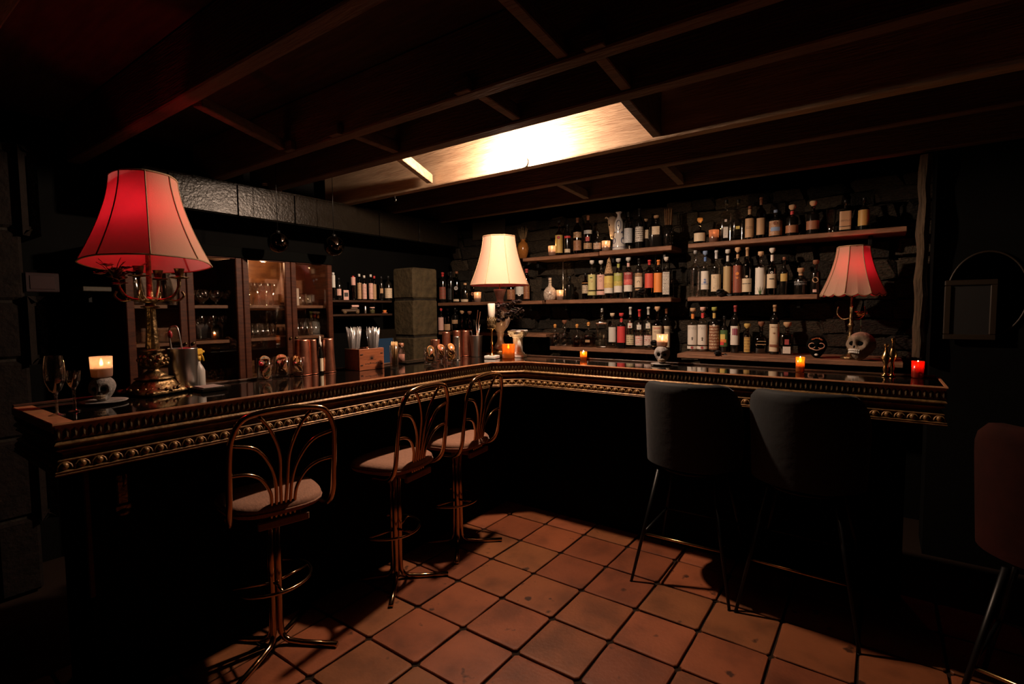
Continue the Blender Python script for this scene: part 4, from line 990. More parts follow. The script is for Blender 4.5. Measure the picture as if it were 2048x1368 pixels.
bottle('dark wine bottle with three crimson bars on a white label', 1471, 611, 18, S3R, 'bord', 'black', ('wax', 'maroon'), [L_(.17, .57, 80, 'white', 'tan', .25, 8), ('R', -.016, -.008, .38, .52, 'purple'), ('R', -.005, .003, .38, .52, 'purple'), ('R', .006, .014, .38, .52, 'purple')])
bottle('slim gold-dusted bottle with a gold cap, lower right shelf', 1495, 647, 18, S3R, 'slim', 'smoke', ('big', 'gold'), [L_(.05, .64, 40, 'gold', 'brown', .5, 5)])
bottle('flask-shaped smoked glass bottle with a cork, lower right shelf', 1523, 643, 27, S3R, 'flask', 'smoke', ('big', 'brown'), [('R', -.03, .03, .28, .30, 'tan'), ('R', -.02, .03, .38, .395, 'tan')], dy=.05)
bottle('bottle lettered MEZCAL on a tall white label, lower right shelf', 1550, 610, 20, S3R, 'bord', 'black', ('wax', 'tan'), [L_(.06, .615, 80, 'cream', 'cream', .1, 3), ('T', 'MEZCAL', .55, .0122, 'brown'), ('A', .42, .018, 'brown', 5), L_(.24, .36, 55, 'cream', 'tan', .4, 5), ('R', -.028, .028, .155, .205, 'brown')])
bottle('square clear bottle with a small white foot label, right end of the lower shelf bottles', 1575, 644, 26, S3R, 'sq', 'smoke', ('big', 'tan'), [L_(.05, .26, 30, 'white', 'tan', .35, 3), ('R', -.012, .012, .32, .48, 'maroon')])
# ---- corner shelves behind the cream lamp
bottle('dark bottle with a red capsule beside the stone pier, corner shelf', 885, 545, 15, SC2, 'bord', 'black', ('wax', 'red'), [L_(.12, .52, 60, 'brown', 'maroon', .5, 4)])
bottle('slim dark bottle second from the stone pier, corner shelf', 901, 544, 15, SC2, 'bord', 'black', ('wax', 'black'), [L_(.10, .46, 70, 'black', 'grey', .35, 6)], dy=.07)
bottle('dark bottle with a white ringed oval label, corner shelf', 913, 543, 17, SC2, 'bord', 'green', ('cap', 'brown'), [('D', .46, .020, 'white'), ('D', .46, .0175, 'grey'), L_(.04, .11, 40, 'cream', 'ink', .4, 2)], dy=.02)
bottle('dark bottle with a tan foot label, left of the corner shelf candle', 930, 566, 18, SC2, 'squat', 'black', ('cap', 'tan'), [L_(.03, .16, 50, 'cream', 'ink', .4, 2)])
bottle('round-bodied bottle with a copper disc, behind the corner shelf candle', 947, 563, 22, SC2, 'wide', 'smoke', ('cap', 'brown'), [('D', .40, .018, 'brown')], dy=.11)
bottle('bottle with an olive label peeking out under the lampshade, corner shelf', 1022, 560, 17, SC2, 'bord', 'brown', ('cap', 'black'), [L_(.08, .55, 75, 'brown', 'gold', .4, 6)])
bottle('bottle with a pale crest label right of the urn lamp, corner shelf', 1040, 552, 18, SC2, 'bord', 'black', ('cap', 'black'), [L_(.28, .58, 70, 'pale', 'grey', .4, 5), ('D', .28, .018, 'pale')], dy=.075)
bottle('slim brown bottle with a red cap right of the lampshade, corner shelf', 1053, 538, 13, SC2, 'slim', 'brown', ('wax', 'maroon'), [L_(.06, .5, 70, 'brown', 'gold', .4, 6)])
bottle('bottle with a pale pink upright label and red knob, lower corner shelf', 882, 616, 12, SC3, 'bord', 'black', ('ball', 'red'), [L_(.05, .60, 60, 'pink', 'brown', .25, 9)])
bottle('dark bottle with an olive-tan label, second on the lower corner shelf', 896, 617, 17, SC3, 'bord', 'green', ('cork', 'pale'), [L_(.05, .32, 80, 'tan', 'brown', .35, 3)], dy=.06)
bottle('dark bottle with a small oval tan label, third on the lower corner shelf', 910, 616, 14, SC3, 'bord', 'black', ('cap', 'black'), [L_(.34, .50, 60, 'tan', 'brown', .35, 2)])
bottle('short bottle with a crumpled foil neck, left of the white horn tongs', 924, 621, 15, SC3, 'squat', 'brown', ('big', 'tan'), [L_(.04, .12, 60, 'orange', 'brown', .4, 1)], dy=.05)
bottle('short bottle with a copper foil neck, directly behind the steel mixing tin', 939, 622, 15, SC3, 'squat', 'brown', ('big', 'brown'), [L_(.04, .14, 60, 'orange', 'brown', .4, 1)])

# ================================================================== CANDLES AND SKULLS
def frost(name, col, clear=.25, gloss=.08):
    if name in MATS: return MATS[name]
    mt, nt, out = nodes_of(name)
    t = N(nt, 'ShaderNodeBsdfTranslucent'); t.inputs[0].default_value = rgb(col)
    d = N(nt, 'ShaderNodeBsdfDiffuse'); d.inputs[0].default_value = rgb(tuple(x*.6 for x in col))
    tr = N(nt, 'ShaderNodeBsdfTransparent'); tr.inputs[0].default_value = rgb(tuple(min(1, x*1.1) for x in col))
    g = N(nt, 'ShaderNodeBsdfGlossy'); g.inputs['Roughness'].default_value = .15
    a = N(nt, 'ShaderNodeMixShader'); a.inputs[0].default_value = .35; nt.links.new(t.outputs[0], a.inputs[1]); nt.links.new(d.outputs[0], a.inputs[2])
    b = N(nt, 'ShaderNodeMixShader'); b.inputs[0].default_value = clear; nt.links.new(a.outputs[0], b.inputs[1]); nt.links.new(tr.outputs[0], b.inputs[2])
    c = N(nt, 'ShaderNodeMixShader'); c.inputs[0].default_value = gloss; nt.links.new(b.outputs[0], c.inputs[1]); nt.links.new(g.outputs[0], c.inputs[2])
    nt.links.new(c.outputs[0], out.inputs[0]); MATS[name] = mt; return mt
FROST = frost('frosted_glass', (.78, .62, .54), .28)
AMBER = frost('amber_glass', (.85, .36, .07), .45, .12)
REDG = frost('red_glass', (.65, .05, .02), .25, .12)
WAX = frost('candle_wax', (.80, .66, .52), .0, .03)
def zat(px, y, P):
    d = ray(px, y); t = math.hypot(P[0], P[1])/math.hypot(d.x, d.y); return HC+d.z*t
def add_candle(t, r, h, cup, z=0.0, wax=.45, fl=None, watts=None, ribs=0, flare=1.04):
    """cup, wax, wick, flame and its light, at local height z"""
    prof = [(r*.90, 0), (r*.97, .004), (r, h*.3), (r*flare, h), (r*flare-.0018, h), (r-.002, h*.3), (r*.9, .006), (0, .006)]
    if ribs:
        prof = [(r*.94, 0)]+[(r*(1+.045*(k % 2)), h*(k+.5)/(2*ribs)) for k in range(2*ribs)]+[(r, h), (r-.003, h), (r-.004, .008), (0, .008)]
    MB().lathe(prof, 24).build('cup', cup, t, (0, 0, z))
    MB().lathe([(r*.88, .007), (r*.90, h*wax), (0, h*wax-.001)], 20).build('wax', WAX, t, (0, 0, z))
    fh = fl if fl is not None else h*.78
    MB().tube([(0, 0, h*wax-.002), (0, 0, fh-.006)], .0009, 5).build('wick', BLACK_PAINT, t, (0, 0, z))
    MB().lathe([(.0, -.009), (.0050, -.005), (.0062, .001), (.0042, .009), (.0015, .017), (0, .021)], 10).build('flame', emit('flame', (1.0, .62, .28), 120.0), t, (0, 0, z+fh))
    lamp_point('flame_light', (0, 0, z+fh+.026), CANDLE_W if watts is None else watts, (1.0, .55, .24), .006, t)
def votive(label, P, px, ytop, w, cup=None, group=None, ribs=0, watts=None, wax=.4):
    r = halfw(px, Vector(P), w); h = max(.03, zat(px, ytop, P)-P[2])
    t = thing('votive_candle', label, 'candle', P, 0, group)
    add_candle(t, r, h, cup or FROST, wax=wax, ribs=ribs, watts=watts); return t
def skull_mesh(sz):
    nu, nv = 40, 30; vs = []; fs = []
    def g(d, c, w): return math.exp(-((d-c).length_squared)/(w*w))
    eyes = [Vector((s*.40, -.86, -.06)).normalized() for s in (-1, 1)]; nose = Vector((0, -.93, -.36)).normalized()
    for j in range(nv+1):
        t = -PI/2+PI*j/nv
        for i in range(nu):
            a = 2*PI*i/nu; d = Vector((math.cos(t)*math.cos(a), math.cos(t)*math.sin(a), math.sin(t)))
            p = Vector((d.x*.74, d.y*.90, d.z*.80))
            if d.z < 0:                                   # narrow into the jaw, flat underneath
                k = -d.z; p.x *= 1-.28*k; p.z = d.z*1.02
                if d.y > 0: p.y *= 1-.55*k
                else: p.y *= 1-.10*k
            for e in eyes: p -= d*.42*g(d, e, .27); p += d*.10*(g(d, e, .42)-g(d, e, .32))
            p -= d*.26*g(d, nose, .13)
            for s in (-1, 1):
                p += Vector((s*.09, -.04, 0))*g(d, Vector((s*.72, -.62, -.22)).normalized(), .20)
                p -= Vector((s*.16, 0, 0))*g(d, Vector((s*.80, -.35, -.58)).normalized(), .25)
            p += Vector((0, -.07, 0))*g(d, Vector((0, -.80, -.56)).normalized(), .30)
            p -= d*.05*g(d, Vector((0, -.80, -.60)).normalized(), .07)
            vs.append(p*sz)
    for j in range(nv):
        for i in range(nu): fs.append((j*nu+i, j*nu+(i+1) % nu, (j+1)*nu+(i+1) % nu, (j+1)*nu+i))
    return MB().add(vs, fs, True)
def teeth_mesh(sz):
    mb = MB()
    for row, z in ((0, -.52), (1, -.66)):
        for k in range(-4, 5):
            a = -PI/2+k*.155; rr = .78 if row == 0 else .74
            mb.box((rr*.66*math.cos(a)*sz, rr*1.06*math.sin(a)*sz, z*sz), (.085*sz, .07*sz, .12*sz), rz=a+PI/2, bev=.02*sz)
    return mb
def skull(t, sz, mat, tmat, z=0.0, rz=0.0, tilt=0.0):
    o = skull_mesh(sz).build('skull', mat, t, (0, 0, z+sz*1.0)); o.rotation_euler = (tilt, 0, rz)
    teeth_mesh(sz).build('teeth', tmat, o)
    mb = MB()
    for s in (-1, 1): mb.ball((s*.275*sz, -.50*sz, -.05*sz), (.20*sz, .13*sz, .185*sz), 12, 8)
    mb.ball((0, -.66*sz, -.31*sz), (.075*sz, .08*sz, .11*sz), 8, 6)
    mb.build('socket_shade', BLACK_PAINT, o); return o  # black inserts paint the shade inside the eye and nose hollows
def face_cam(P): return math.atan2(-P[0], P[1])

def onbar(px, y):
    p = PZ(px, y, ZB)
    if p.x < XB+.05: p = PX(px, y, XB+.05)
    if p.y > YB-.045: p = PY(px, y, YB-.045)
    return Vector((p.x, p.y, ZB))
Pk = PZ(207, 806, ZB)
t = thing('skull_candle', 'grey skull candle holder with frosted cup on a round plate, beside the wine glass', 'candle holder', Pk, face_cam(Pk)*.75)
MB().lathe([(.058, 0), (.074, .006), (.078, .010), (.066, .010), (.0, .008)], 28).build('plate', STONE_SKULL, t)
zc = zat(197, 752, Pk)-ZB
skull(t, (zc-.006)/1.78, STONE_SKULL, BONE, .006)
h_ = zat(197, 711, Pk)-ZB-zc
add_candle(t, halfw(197, Pk, 46), h_, FROST, z=zc-.004, wax=.45, fl=h_*.66)
Pk = PZ(1324, 730, ZB)
t = thing('skull_candle', 'grey skull candle holder with frosted cup on the right wing of the bar', 'candle holder', Pk, face_cam(Pk)*.8)
MB().lathe([(.050, 0), (.064, .006), (.067, .010), (.055, .010), (.0, .008)], 28).build('plate', STONE_SKULL, t)
zc = zat(1324, 691, Pk)-ZB
skull(t, (zc-.006)/1.78, STONE_SKULL, BONE, .006)
h_ = zat(1324, 667, Pk)-ZB-zc
add_candle(t, halfw(1324, Pk, 22), h_, FROST, z=zc-.004, wax=.4, fl=h_*.62)
# sugar skull and white skull on the lower right shelf
Ps = PY(1633, 708, 3.85); Ps.z = SH[3]
t = thing('sugar_skull', 'small black skull painted with orange flowers, left of the small lamp', 'skull', Ps, face_cam(Ps)*.8)
k = (zat(1633, 671, Ps)-Ps.z)/1.8
o = skull_mesh(k).build('skull', BLACK_PAINT, t, (0, 0, k)); PAINT = flat((.80, .28, .10), .6)
mb = MB()
for s in (-1, 1): mb.tube([(s*.30*k+.24*k*math.cos(2*PI*i/14), -.80*k+.10*k*abs(math.cos(2*PI*i/14)), .02*k+.21*k*math.sin(2*PI*i/14)) for i in range(14)], .035*k, 5, closed=True)
mb.tube([(-.46*k, -.62*k, -.2*k), (-.2*k, -.82*k, -.28*k), (0, -.86*k, -.33*k), (.2*k, -.82*k, -.28*k), (.46*k, -.62*k, -.2*k)], .03*k, 5)
mb.build('painted_eye_rings', flat((.78, .42, .28), .6), o)
mb = MB()
for i in range(7): a = PI*.12+PI*.76*i/6; petal_flower(mb, (.34*k*math.cos(a), -.66*k, .38*k+.20*k*math.sin(a)), .15*k, 6, 0, 200+i)
mb.build('painted_flowers', PAINT, o)
MB().ball((0, -.70*k, -.70*k), (.14*k, .10*k, .10*k), 10, 6).build('painted_chin', flat('white', .6), o)
Ps = PY(1722, 714, 3.785); Ps.z = SH[3]
t = thing('bone_skull', 'cracked bone-white skull tilted back, right of the small lamp stem', 'skull', Ps, face_cam(Ps)*.7-.5)
k = (zat(1722, 664, Ps)-Ps.z)/1.80
skull(t, k, pbr('old_bone', (.42, .31, .22), .75, col2=(.14, .10, .065), scale=9, bump=.4, bscale=40), WHITE_PLASTER, 0.0, 0, -.28)
# votives
votive('small amber tealight glass on the right wing, left of the skull candle', onbar(1167, 719), 1167, 703, 14, AMBER)
votive('amber tealight glass on the right wing, behind the second velvet stool', onbar(1600, 744), 1600, 714, 18, AMBER)
P_ = PZ(1833, 752, ZB); P_ = Vector((min(P_.x, .19), min(P_.y, 3.10), ZB))
votive('red glowing candle glass at the far right end of the bar', P_, 1833, 722, 26, REDG, watts=.06)
P_ = PZ(1017, 717, ZB)
votive('ribbed amber candle glass between the urn lamp and the plaster column', P_, 1017, 688, 25, AMBER, ribs=8)
for (lab, x, yt, w, S) in (('frosted votive candle at the left of the upper shelf, beside the gold bottle', 1104, 492, 15, S1), ('frosted votive candle in the middle of the upper shelf, beside the painted ceramic bottle', 1212, 482, 17, S1),
                           ('frosted votive candle beside the round crackled decanter', 1120, 580, 14, S2), ('dusky votive candle on the upper right shelf, beside the knob-stoppered bottle', 1428, 460, 20, S1),
                           ('frosted votive candle on the corner shelf, left of the cream lampshade', 955, 584, 14, SC2)):
    P_ = PY(x, yt, S[1]+.035); votive(lab, (P_.x, S[1]+.035, S[0]), x, yt, w, FROST if 'dusky' not in lab else frost('dusky_glass', (.55, .34, .26), .12))

# ================================================================== ORNAMENTS ON THE SHELVES
def on(S, px, y, dy=.06):
    p = PY(px, y, S[1]+dy); return Vector((p.x, S[1]+dy, S[0]))
OCHRE = pbr('ochre_glaze', (.38, .15, .03), .2, col2=(.22, .08, .02), scale=12)
P_ = on(S1, 1046, 500); P_.z = SH[1]-.004
t = thing('ochre_vase', 'glazed ochre vase holding a spray of dry grass, left end of upper shelf', 'vase', P_)
k = halfw(1046, P_, 23); zt = zat(1046, 479, P_)-P_.z
MB().lathe([(k*.5, 0), (k*.62, .006), (k*.95, zt*.35), (k, zt*.55), (k*.8, zt*.78), (k*.4, zt*.9), (k*.36, zt*.96), (k*.55, zt), (k*.48, zt), (k*.28, zt*.93), (0, zt*.9)], 24).build('body', OCHRE, t)
mb = MB(); q = random.Random(3); zg = zat(1046, 454, P_)-P_.z
for i in range(26):
    a = q.uniform(0, 2*PI); s = q.uniform(.2, 1); e = Vector((math.cos(a)*k*1.1*s, math.sin(a)*k*.8*s, zg*q.uniform(.86, 1.02)))
    mb.tube([(math.cos(a)*k*.1, math.sin(a)*k*.1, zt*.9), e*.7+Vector((0, 0, zg*.05)), e], [.0012, .0012, .0006], 4)
mb.build('dry_grass', pbr('dry_grass', (.30, .20, .10), .9), t)['kind'] = 'stuff'
# painted ceramic bottle
P_ = on(S1, 1238, 460, .05); k = halfw(1238, P_, 27); zt = zat(1238, 424, P_)-P_.z
t = thing('ceramic_bottle', 'white ceramic bottle painted with blue scrolls and an oval medallion', 'bottle', P_, face_cam(P_)*.7)
CER = pbr('white_glaze', (.72, .68, .64), .15, coat=.3)
MB().lathe([(k*.98, 0), (k, .006), (k*.98, zt*.10), (k*.86, zt*.25), (k*.70, zt*.38), (k*.66, zt*.46), (k*.72, zt*.58), (k*.70, zt*.70), (k*.52, zt*.80), (k*.30, zt*.86), (k*.24, zt*.93), (k*.5, zt*.985), (k*.46, zt), (0, zt*.985)], 26).build('body', CER, t)
BLU = flat((.04, .06, .16), .3); mb = MB()
for i in range(16):
    a = -PI/2+(i-7.5)*.22; mb.ball((k*.985*math.cos(a), k*.985*math.sin(a), zt*.07), (.0035, .0035, .005), 6, 4)
for s in (-1, 1):
    c = -PI/2+s*.85
    mb.tube([(k*.90*math.cos(c+.35*math.cos(u)), k*.90*math.sin(c+.35*math.cos(u)), zt*.24+zt*.075*math.sin(u)) for u in [2*PI*n/12 for n in range(12)]], .0032, 5, closed=True)
    mb.tube([(k*.73*math.cos(c+.25*math.cos(u)), k*.73*math.sin(c+.25*math.cos(u)), zt*.44+zt*.03*math.sin(u)) for u in [PI*n/8 for n in range(9)]], .003, 5)
el = [(-PI/2+.50*math.cos(u), zt*.64+zt*.13*math.sin(u)) for u in [2*PI*n/18 for n in range(18)]]
mb.tube([(k*.735*math.cos(a), k*.735*math.sin(a), z) for a, z in el], .0022, 5, closed=True)
mb.ball((0, -k*.72, zt*.62), (.004, .003, .010), 6, 4)
mb.build('blue_scrolls', BLU, t)
# animal skull on a rod
P_ = on(S1, 1226, 460, .09); zt = zat(1226, 436, P_)-P_.z; k = zt/.30
t = thing('horse_skull', 'tan animal skull on a thin rod, left of the painted ceramic bottle', 'ornament', P_, face_cam(P_))
MB().tube([(0, 0, .004), (0, 0, zt*.45)], .003, 6).build('rod', BLACK_METAL, t)
MB().lathe([(.02, 0), (.022, .004), (0, .005)], 14).build('foot', BLACK_METAL, t)
mb = MB(); mb.lathe([(.0, .0), (.013, .004), (.020, .03), (.025, .07), (.032, .11), (.038, .15), (.036, .175), (.020, .19), (0, .194)], 18, (-.006*k, 0, zt*.36), sy=.75)
sk_ = mb.build('cranium', BONE, t)
mb = MB()
for s in (-1, 1): mb.ball((s*.024-.006, -.017, zt*.36+.118), (.0055, .006, .009), 8, 6); mb.ball((s*.007-.006, -.0125, zt*.36+.018), (.003, .005, .009), 6, 4)
mb.build('socket_shade', BLACK_PAINT, sk_)  # eye and nostril hollows: their inner shade is put in as black balls
mb = MB()
for s in (-1, 1): mb.tube(smooth_path([(s*.03-.006, .0, zt*.36+.17), (s*.05-.006, 0, zt*.36+.186), (s*.06-.006, 0, zt*.36+.178)], 4), [.006]*5+[.004]*4, 6)
mb.build('ears', BONE, sk_)
# crackled decanter
P_ = on(S2, 1100, 580); k = halfw(1100, P_, 27); zt = zat(1100, 556, P_)-P_.z
t = thing('crackled_decanter', 'round white crackle-glazed decanter, left end of the middle shelf', 'decanter', P_)
mt, nt, out = nodes_of('crackle_glaze'); b_ = N(nt, 'ShaderNodeBsdfPrincipled'); nt.links.new(b_.outputs[0], out.inputs[0]); b_.inputs['Roughness'].default_value = .25
tc = N(nt, 'ShaderNodeTexCoord'); vo = N(nt, 'ShaderNodeTexVoronoi', feature='DISTANCE_TO_EDGE'); vo.inputs['Scale'].default_value = 38; nt.links.new(tc.outputs['Object'], vo.inputs['Vector'])
cr = N(nt, 'ShaderNodeValToRGB'); cr.color_ramp.elements[0].color = (.12, .05, .03, 1); cr.color_ramp.elements[1].position = .05; cr.color_ramp.elements[1].color = (.66, .54, .44, 1)
nt.links.new(vo.outputs[0], cr.inputs[0]); nt.links.new(cr.outputs[0], b_.inputs['Base Color']); MATS['crackle'] = mt
MB().lathe([(k*.6, 0), (k*.85, .006), (k, zt*.24), (k*.93, zt*.42), (k*.6, zt*.56), (k*.28, zt*.63), (k*.23, zt*.75), (k*.24, zt*.98), (k*.3, zt), (0, zt)], 26).build('body', mt, t)
mb = MB()
for i in range(3): mb.lathe([(k*.25, zt*(.68+.09*i)), (k*.27, zt*(.69+.09*i)), (k*.25, zt*(.70+.09*i))], 16, capb=False, capt=False)
mb.build('neck_rings', BLACK_PAINT, t)
# black vase with reeds
P_ = on(S1, 1336, 470); k = halfw(1336, P_, 20); zt = zat(1336, 451, P_)-P_.z; zg = zat(1336, 416, P_)-P_.z
t = thing('black_vase', 'black studded vase with a bundle of brown reeds, right end of the upper left shelf', 'vase', P_)
MB().lathe([(k*.8, 0), (k*.9, .005), (k, zt*.5), (k*.95, zt), (k*.8, zt), (k*.8, zt*.3), (0, zt*.3)], 18).build('body', GL['black'], t)
mb = MB()
for j in range(5):
    for i in range(8): a = 2*PI*(i+.5*(j % 2))/8; mb.ball((k*.99*math.cos(a), k*.99*math.sin(a), zt*(.15+.17*j)), .0022, 5, 4)
mb.build('studs', flat('silver', .2, 1), t)
mb = MB(); q = random.Random(5)
for i in range(48):
    a = q.uniform(0, 2*PI); s = math.sqrt(q.random()); mb.tube([(k*.6*s*math.cos(a), k*.6*s*math.sin(a), zt*.4), (k*.95*s*math.cos(a), k*.95*s*math.sin(a), zg*q.uniform(.93, 1.0))], .0014, 4)
mb.build('reeds', pbr('reed', (.30, .16, .07), .85, col2=(.15, .07, .03), scale=40), t)['kind'] = 'stuff'
# tapered glass on the right
P_ = on(S1, 1662, 450); k = halfw(1662, P_, 22); zt = zat(1662, 419, P_)-P_.z
tag(MB().lathe([(k*.72, 0), (k*.74, .01), (k, zt), (k*.95, zt), (k*.68, .014), (0, .014)], 22).build('tapered_glass', GLASS, None, P_), 'empty tapered clear glass on the upper right shelf', 'glass')
# dried black roses on the shelf edges
LEAFB = pbr('black_rose', (.012, .008, .009), .6)
def black_rose(label, P, r, stem=None, seed=1):
    t = thing('black_rose', label, 'flower', P); mb = MB()
    for k_ in range(4): petal_flower(mb, (0, -r*.12*k_, -r*.25+r*.14*k_), r*(1.05-.16*k_), 10, 0, seed+k_)
    mb.ball((0, 0, 0), (r*.72, r*.55, r*.62), 12, 7); mb.build('bloom', LEAFB, t)
    mb = MB(); s = Vector(stem or (r*1.5, 0, -r)); mb.tube([(0, 0, -r*.2), s*.5+Vector((0, 0, -r*.1)), s], .0028, 5)
    d = s*.6; mb.add([d, d+Vector((r*.5, -.005, r*.2)), d+Vector((r*.9, -.004, -r*.1)), d+Vector((r*.4, -.004, -r*.3))], [(0, 1, 2, 3)]); mb.build('stem', LEAFB, t)
    return t
black_rose('dried black rose at the middle left shelf edge, below the horseshoe label', PY(1284, 583, YS-.005), .042, (-.06, .02, -.022), 11)
black_rose('dried black rose on a long stem, left of the skull candle cup', PY(1308, 686, YS-.03), .040, (-.115, .028, -.042), 21)
black_rose('dried black rose at the middle right shelf edge, below the script label', PY(1441, 585, YS-.005), .046, (.06, .02, -.024), 31)
black_rose('dried black rose on the lower right shelf edge, below the tribal bottle', PY(1436, 706, 3.745), .034, (.05, .03, -.012), 41)
for (lab, x, y0, y1) in (('thin steel rod standing beside the votive on the middle left shelf', 1126, 521, 597), ('tall steel rod standing between the red and orange bottles', 1311, 509, 594), ('short steel rod right of the orange labelled bottle', 1325, 517, 594)):
    P_ = on(S2, x, y0, .16 if x > 1200 else .09); tag(MB().tube([(0, 0, .001), (0, 0, zat(x, y0, P_)-P_.z)], .004, 8).build('steel_rod', STEEL, None, P_), lab, 'rod')
# orange flowers behind the bone skull
P_ = PY(1722, 628, 3.96)
t = thing('marigold', 'orange marigold standing behind the bone-white skull', 'flower', (P_.x, P_.y, SH[3]))
mb = MB()
for k_ in range(4): petal_flower(mb, (0, 0, P_.z-SH[3]-.006*k_), .042-.006*k_, 11, 0, 300+k_)
mb.build('bloom', pbr('marigold_petal', (.60, .20, .03), .8, col2=(.35, .09, .02), scale=30), t)
MB().tube([(0, 0, .004), (.004, 0, .1), (0, 0, P_.z-SH[3]-.01)], .003, 6).build('stem', pbr('green_stem', (.03, .04, .015), .8), t)
mb = MB(); q = random.Random(9)
for i in range(16): a = q.uniform(0, 6.28); z_ = q.uniform(.05, .16); petal_flower(mb, (.02*math.cos(a), .02*math.sin(a), z_), .045, 2, 0, 400+i)
mb.build('leaves', pbr('dark_leaf', (.035, .018, .012), .7), t)

# ================================================================== THINGS ON THE BAR
# wine glass and coupe at the near end
def wine_glass(name, label, cat, px, yb, yt, w, wine=None, bowl=.5, coupe=False):
    P = onbar(px, yb); P.z = ZB; h = zat(px, yt, P)-ZB; r = halfw(px, P, w)
    t = thing(name, label, cat, P)
    MB().lathe([(r*.78, 0), (r*.8, .002), (r*.4, .005), (.005, .010), (.0045, h*(1-bowl)-.01), (.008, h*(1-bowl))], 24).build('foot', GLASS, t)
    if coupe: pr = [(.006, h*(1-bowl)), (r*.5, h*(1-bowl*.92)), (r*.85, h*(1-bowl*.62)), (r, h)]
    else: pr = [(.006, h*(1-bowl)), (r*.55, h*(1-bowl*.93)), (r*.92, h*(1-bowl*.70)), (r, h*(1-bowl*.48)), (r*.93, h*(1-bowl*.18)), (r*.80, h)]
    MB().lathe(pr, 28, capb=False, capt=False).build('bowl', GLASS, t)
    if wine:
        zl = h*(1-bowl*wine[1]); pts = [(0, h*(1-bowl)+.004)]
        for (a, z) in pr:
            if z < zl: pts.append((max(a-.002, .001), z+.002))
        pts.append((pts[-1][0], zl)); pts.append((0, zl+.0002))
        MB().lathe(pts, 24, capb=False).build('drink', wine[0], t)
wine_glass('wine_glass', 'tall wine glass half full of dark red wine, near end of the bar', 'glass', 114, 831, 711, 46, (glass('red_wine', (.18, .02, .02)), .66), .62)
wine_glass('coupe_glass', 'shallow coupe with a pale golden drink, behind the wine glass', 'glass', 150, 822, 741, 34, (glass('gold_drink', (.7, .5, .16)), .55), .42, True)
# steel bucket with a bent bar tool inside
P_ = onbar(369, 776); r = halfw(369, P_, 61); h = zat(369, 696, P_)-ZB
t = thing('steel_bucket', 'brushed steel cylinder with bar tools standing in it, right of the big lamp', 'container', P_)
MB().lathe([(r*.96, 0), (r, .004), (r, h-.003), (r*1.02, h), (r*.98, h), (r*.97, .006), (0, .006)], 40).build('body', STEEL, t)
P0 = P_
t = thing('bar_tongs', 'bent steel tongs leaning out of the brushed steel cylinder', 'tongs', (P_.x, P_.y, ZB+.008))
mb = MB(); hh = zat(352, 655, P_)-ZB
MB().tube(smooth_path([(-.02, -.01, .01), (-.035, -.03, h*.9), (-.04, -.035, hh*.92), (-.028, -.02, hh*.99), (-.012, -.01, hh*.93), (0, 0, h*.8)], 6), .0035, 7).build('arms', STEEL, t)
mb = MB(); mb.ball((-.038, -.033, hh*.86), (.010, .010, .018), 8, 6); mb.build('coloured_knob', flat((.35, .03, .04), .3), t)
# spray bottle behind it
P_ = onbar(397, 758); h = zat(397, 694, P_)-ZB
t = thing('spray_bottle', 'white spray bottle with a yellow trigger, behind the steel cylinder', 'bottle', P_, .5)
MB().lathe([(.026, 0), (.028, .005), (.028, h*.42), (.020, h*.52), (.011, h*.60), (.011, h*.68)], 18).build('body', flat((.45, .40, .36), .4), t)
mb = MB(); mb.box((0, .002, h*.88), (.022, .05, .030), bev=.006); mb.lathe([(.014, h*.66), (.014, h*.78)], 14); mb.tube([(0, .026, h*.88), (0, .04, h*.87)], .006, 8); mb.build('spray_head', flat((.72, .42, .04), .4), t)
mb = MB(); mb.tube([(0, .016, h*.84), (0, .032, h*.74), (0, .038, h*.64)], [.006, .005, .004], 6); mb.build('trigger', flat((.72, .42, .04), .4), t)
# napkin tray
P_ = onbar(421, 781)
t = thing('napkin_tray', 'low black tray with a grey napkin on it, right of the steel cylinder', 'tray', P_)
MB().box((-.02, 0, .008), (.13, .11, .015), bev=.003).build('tray', BLACK_GLOSS, t)
MB().box((-.015, 0.0, .0175), (.10, .085, .004), bev=.001).build('napkin', pbr('napkin', (.30, .24, .22), .9), t)
# rocks glasses full of dried citrus
CIT = [pbr('dried_orange', (.80, .34, .09), .6, col2=(.55, .16, .03), scale=40), pbr('dried_lemon', (.62, .36, .10), .6, col2=(.34, .14, .03), scale=40), pbr('dried_lime', (.16, .12, .05), .6, col2=(.06, .05, .02), scale=40), pbr('dried_grapefruit', (.72, .20, .09), .6, col2=(.45, .09, .04), scale=40)]
RIND = pbr('rind', (.48, .20, .05), .6)
def slice_mesh():
    mb = MB(); n = 20; R = .019
    vs = [(0, 0, .0022)]; fs = []
    for i in range(n): a = 2*PI*i/n; vs.append((R*.86*math.cos(a), R*.86*math.sin(a), .0016 if i % 4 else .0026))
    vs.append((0, 0, -.0022))
    for i in range(n): a = 2*PI*i/n; vs.append((R*.86*math.cos(a), R*.86*math.sin(a), -.0016 if i % 4 else -.0026))
    for i in range(n): fs.append((0, 1+i, 1+(i+1) % n)); fs.append((n+1, n+2+(i+1) % n, n+2+i))
    mb.add(vs, fs); return mb
SLM = slice_mesh()
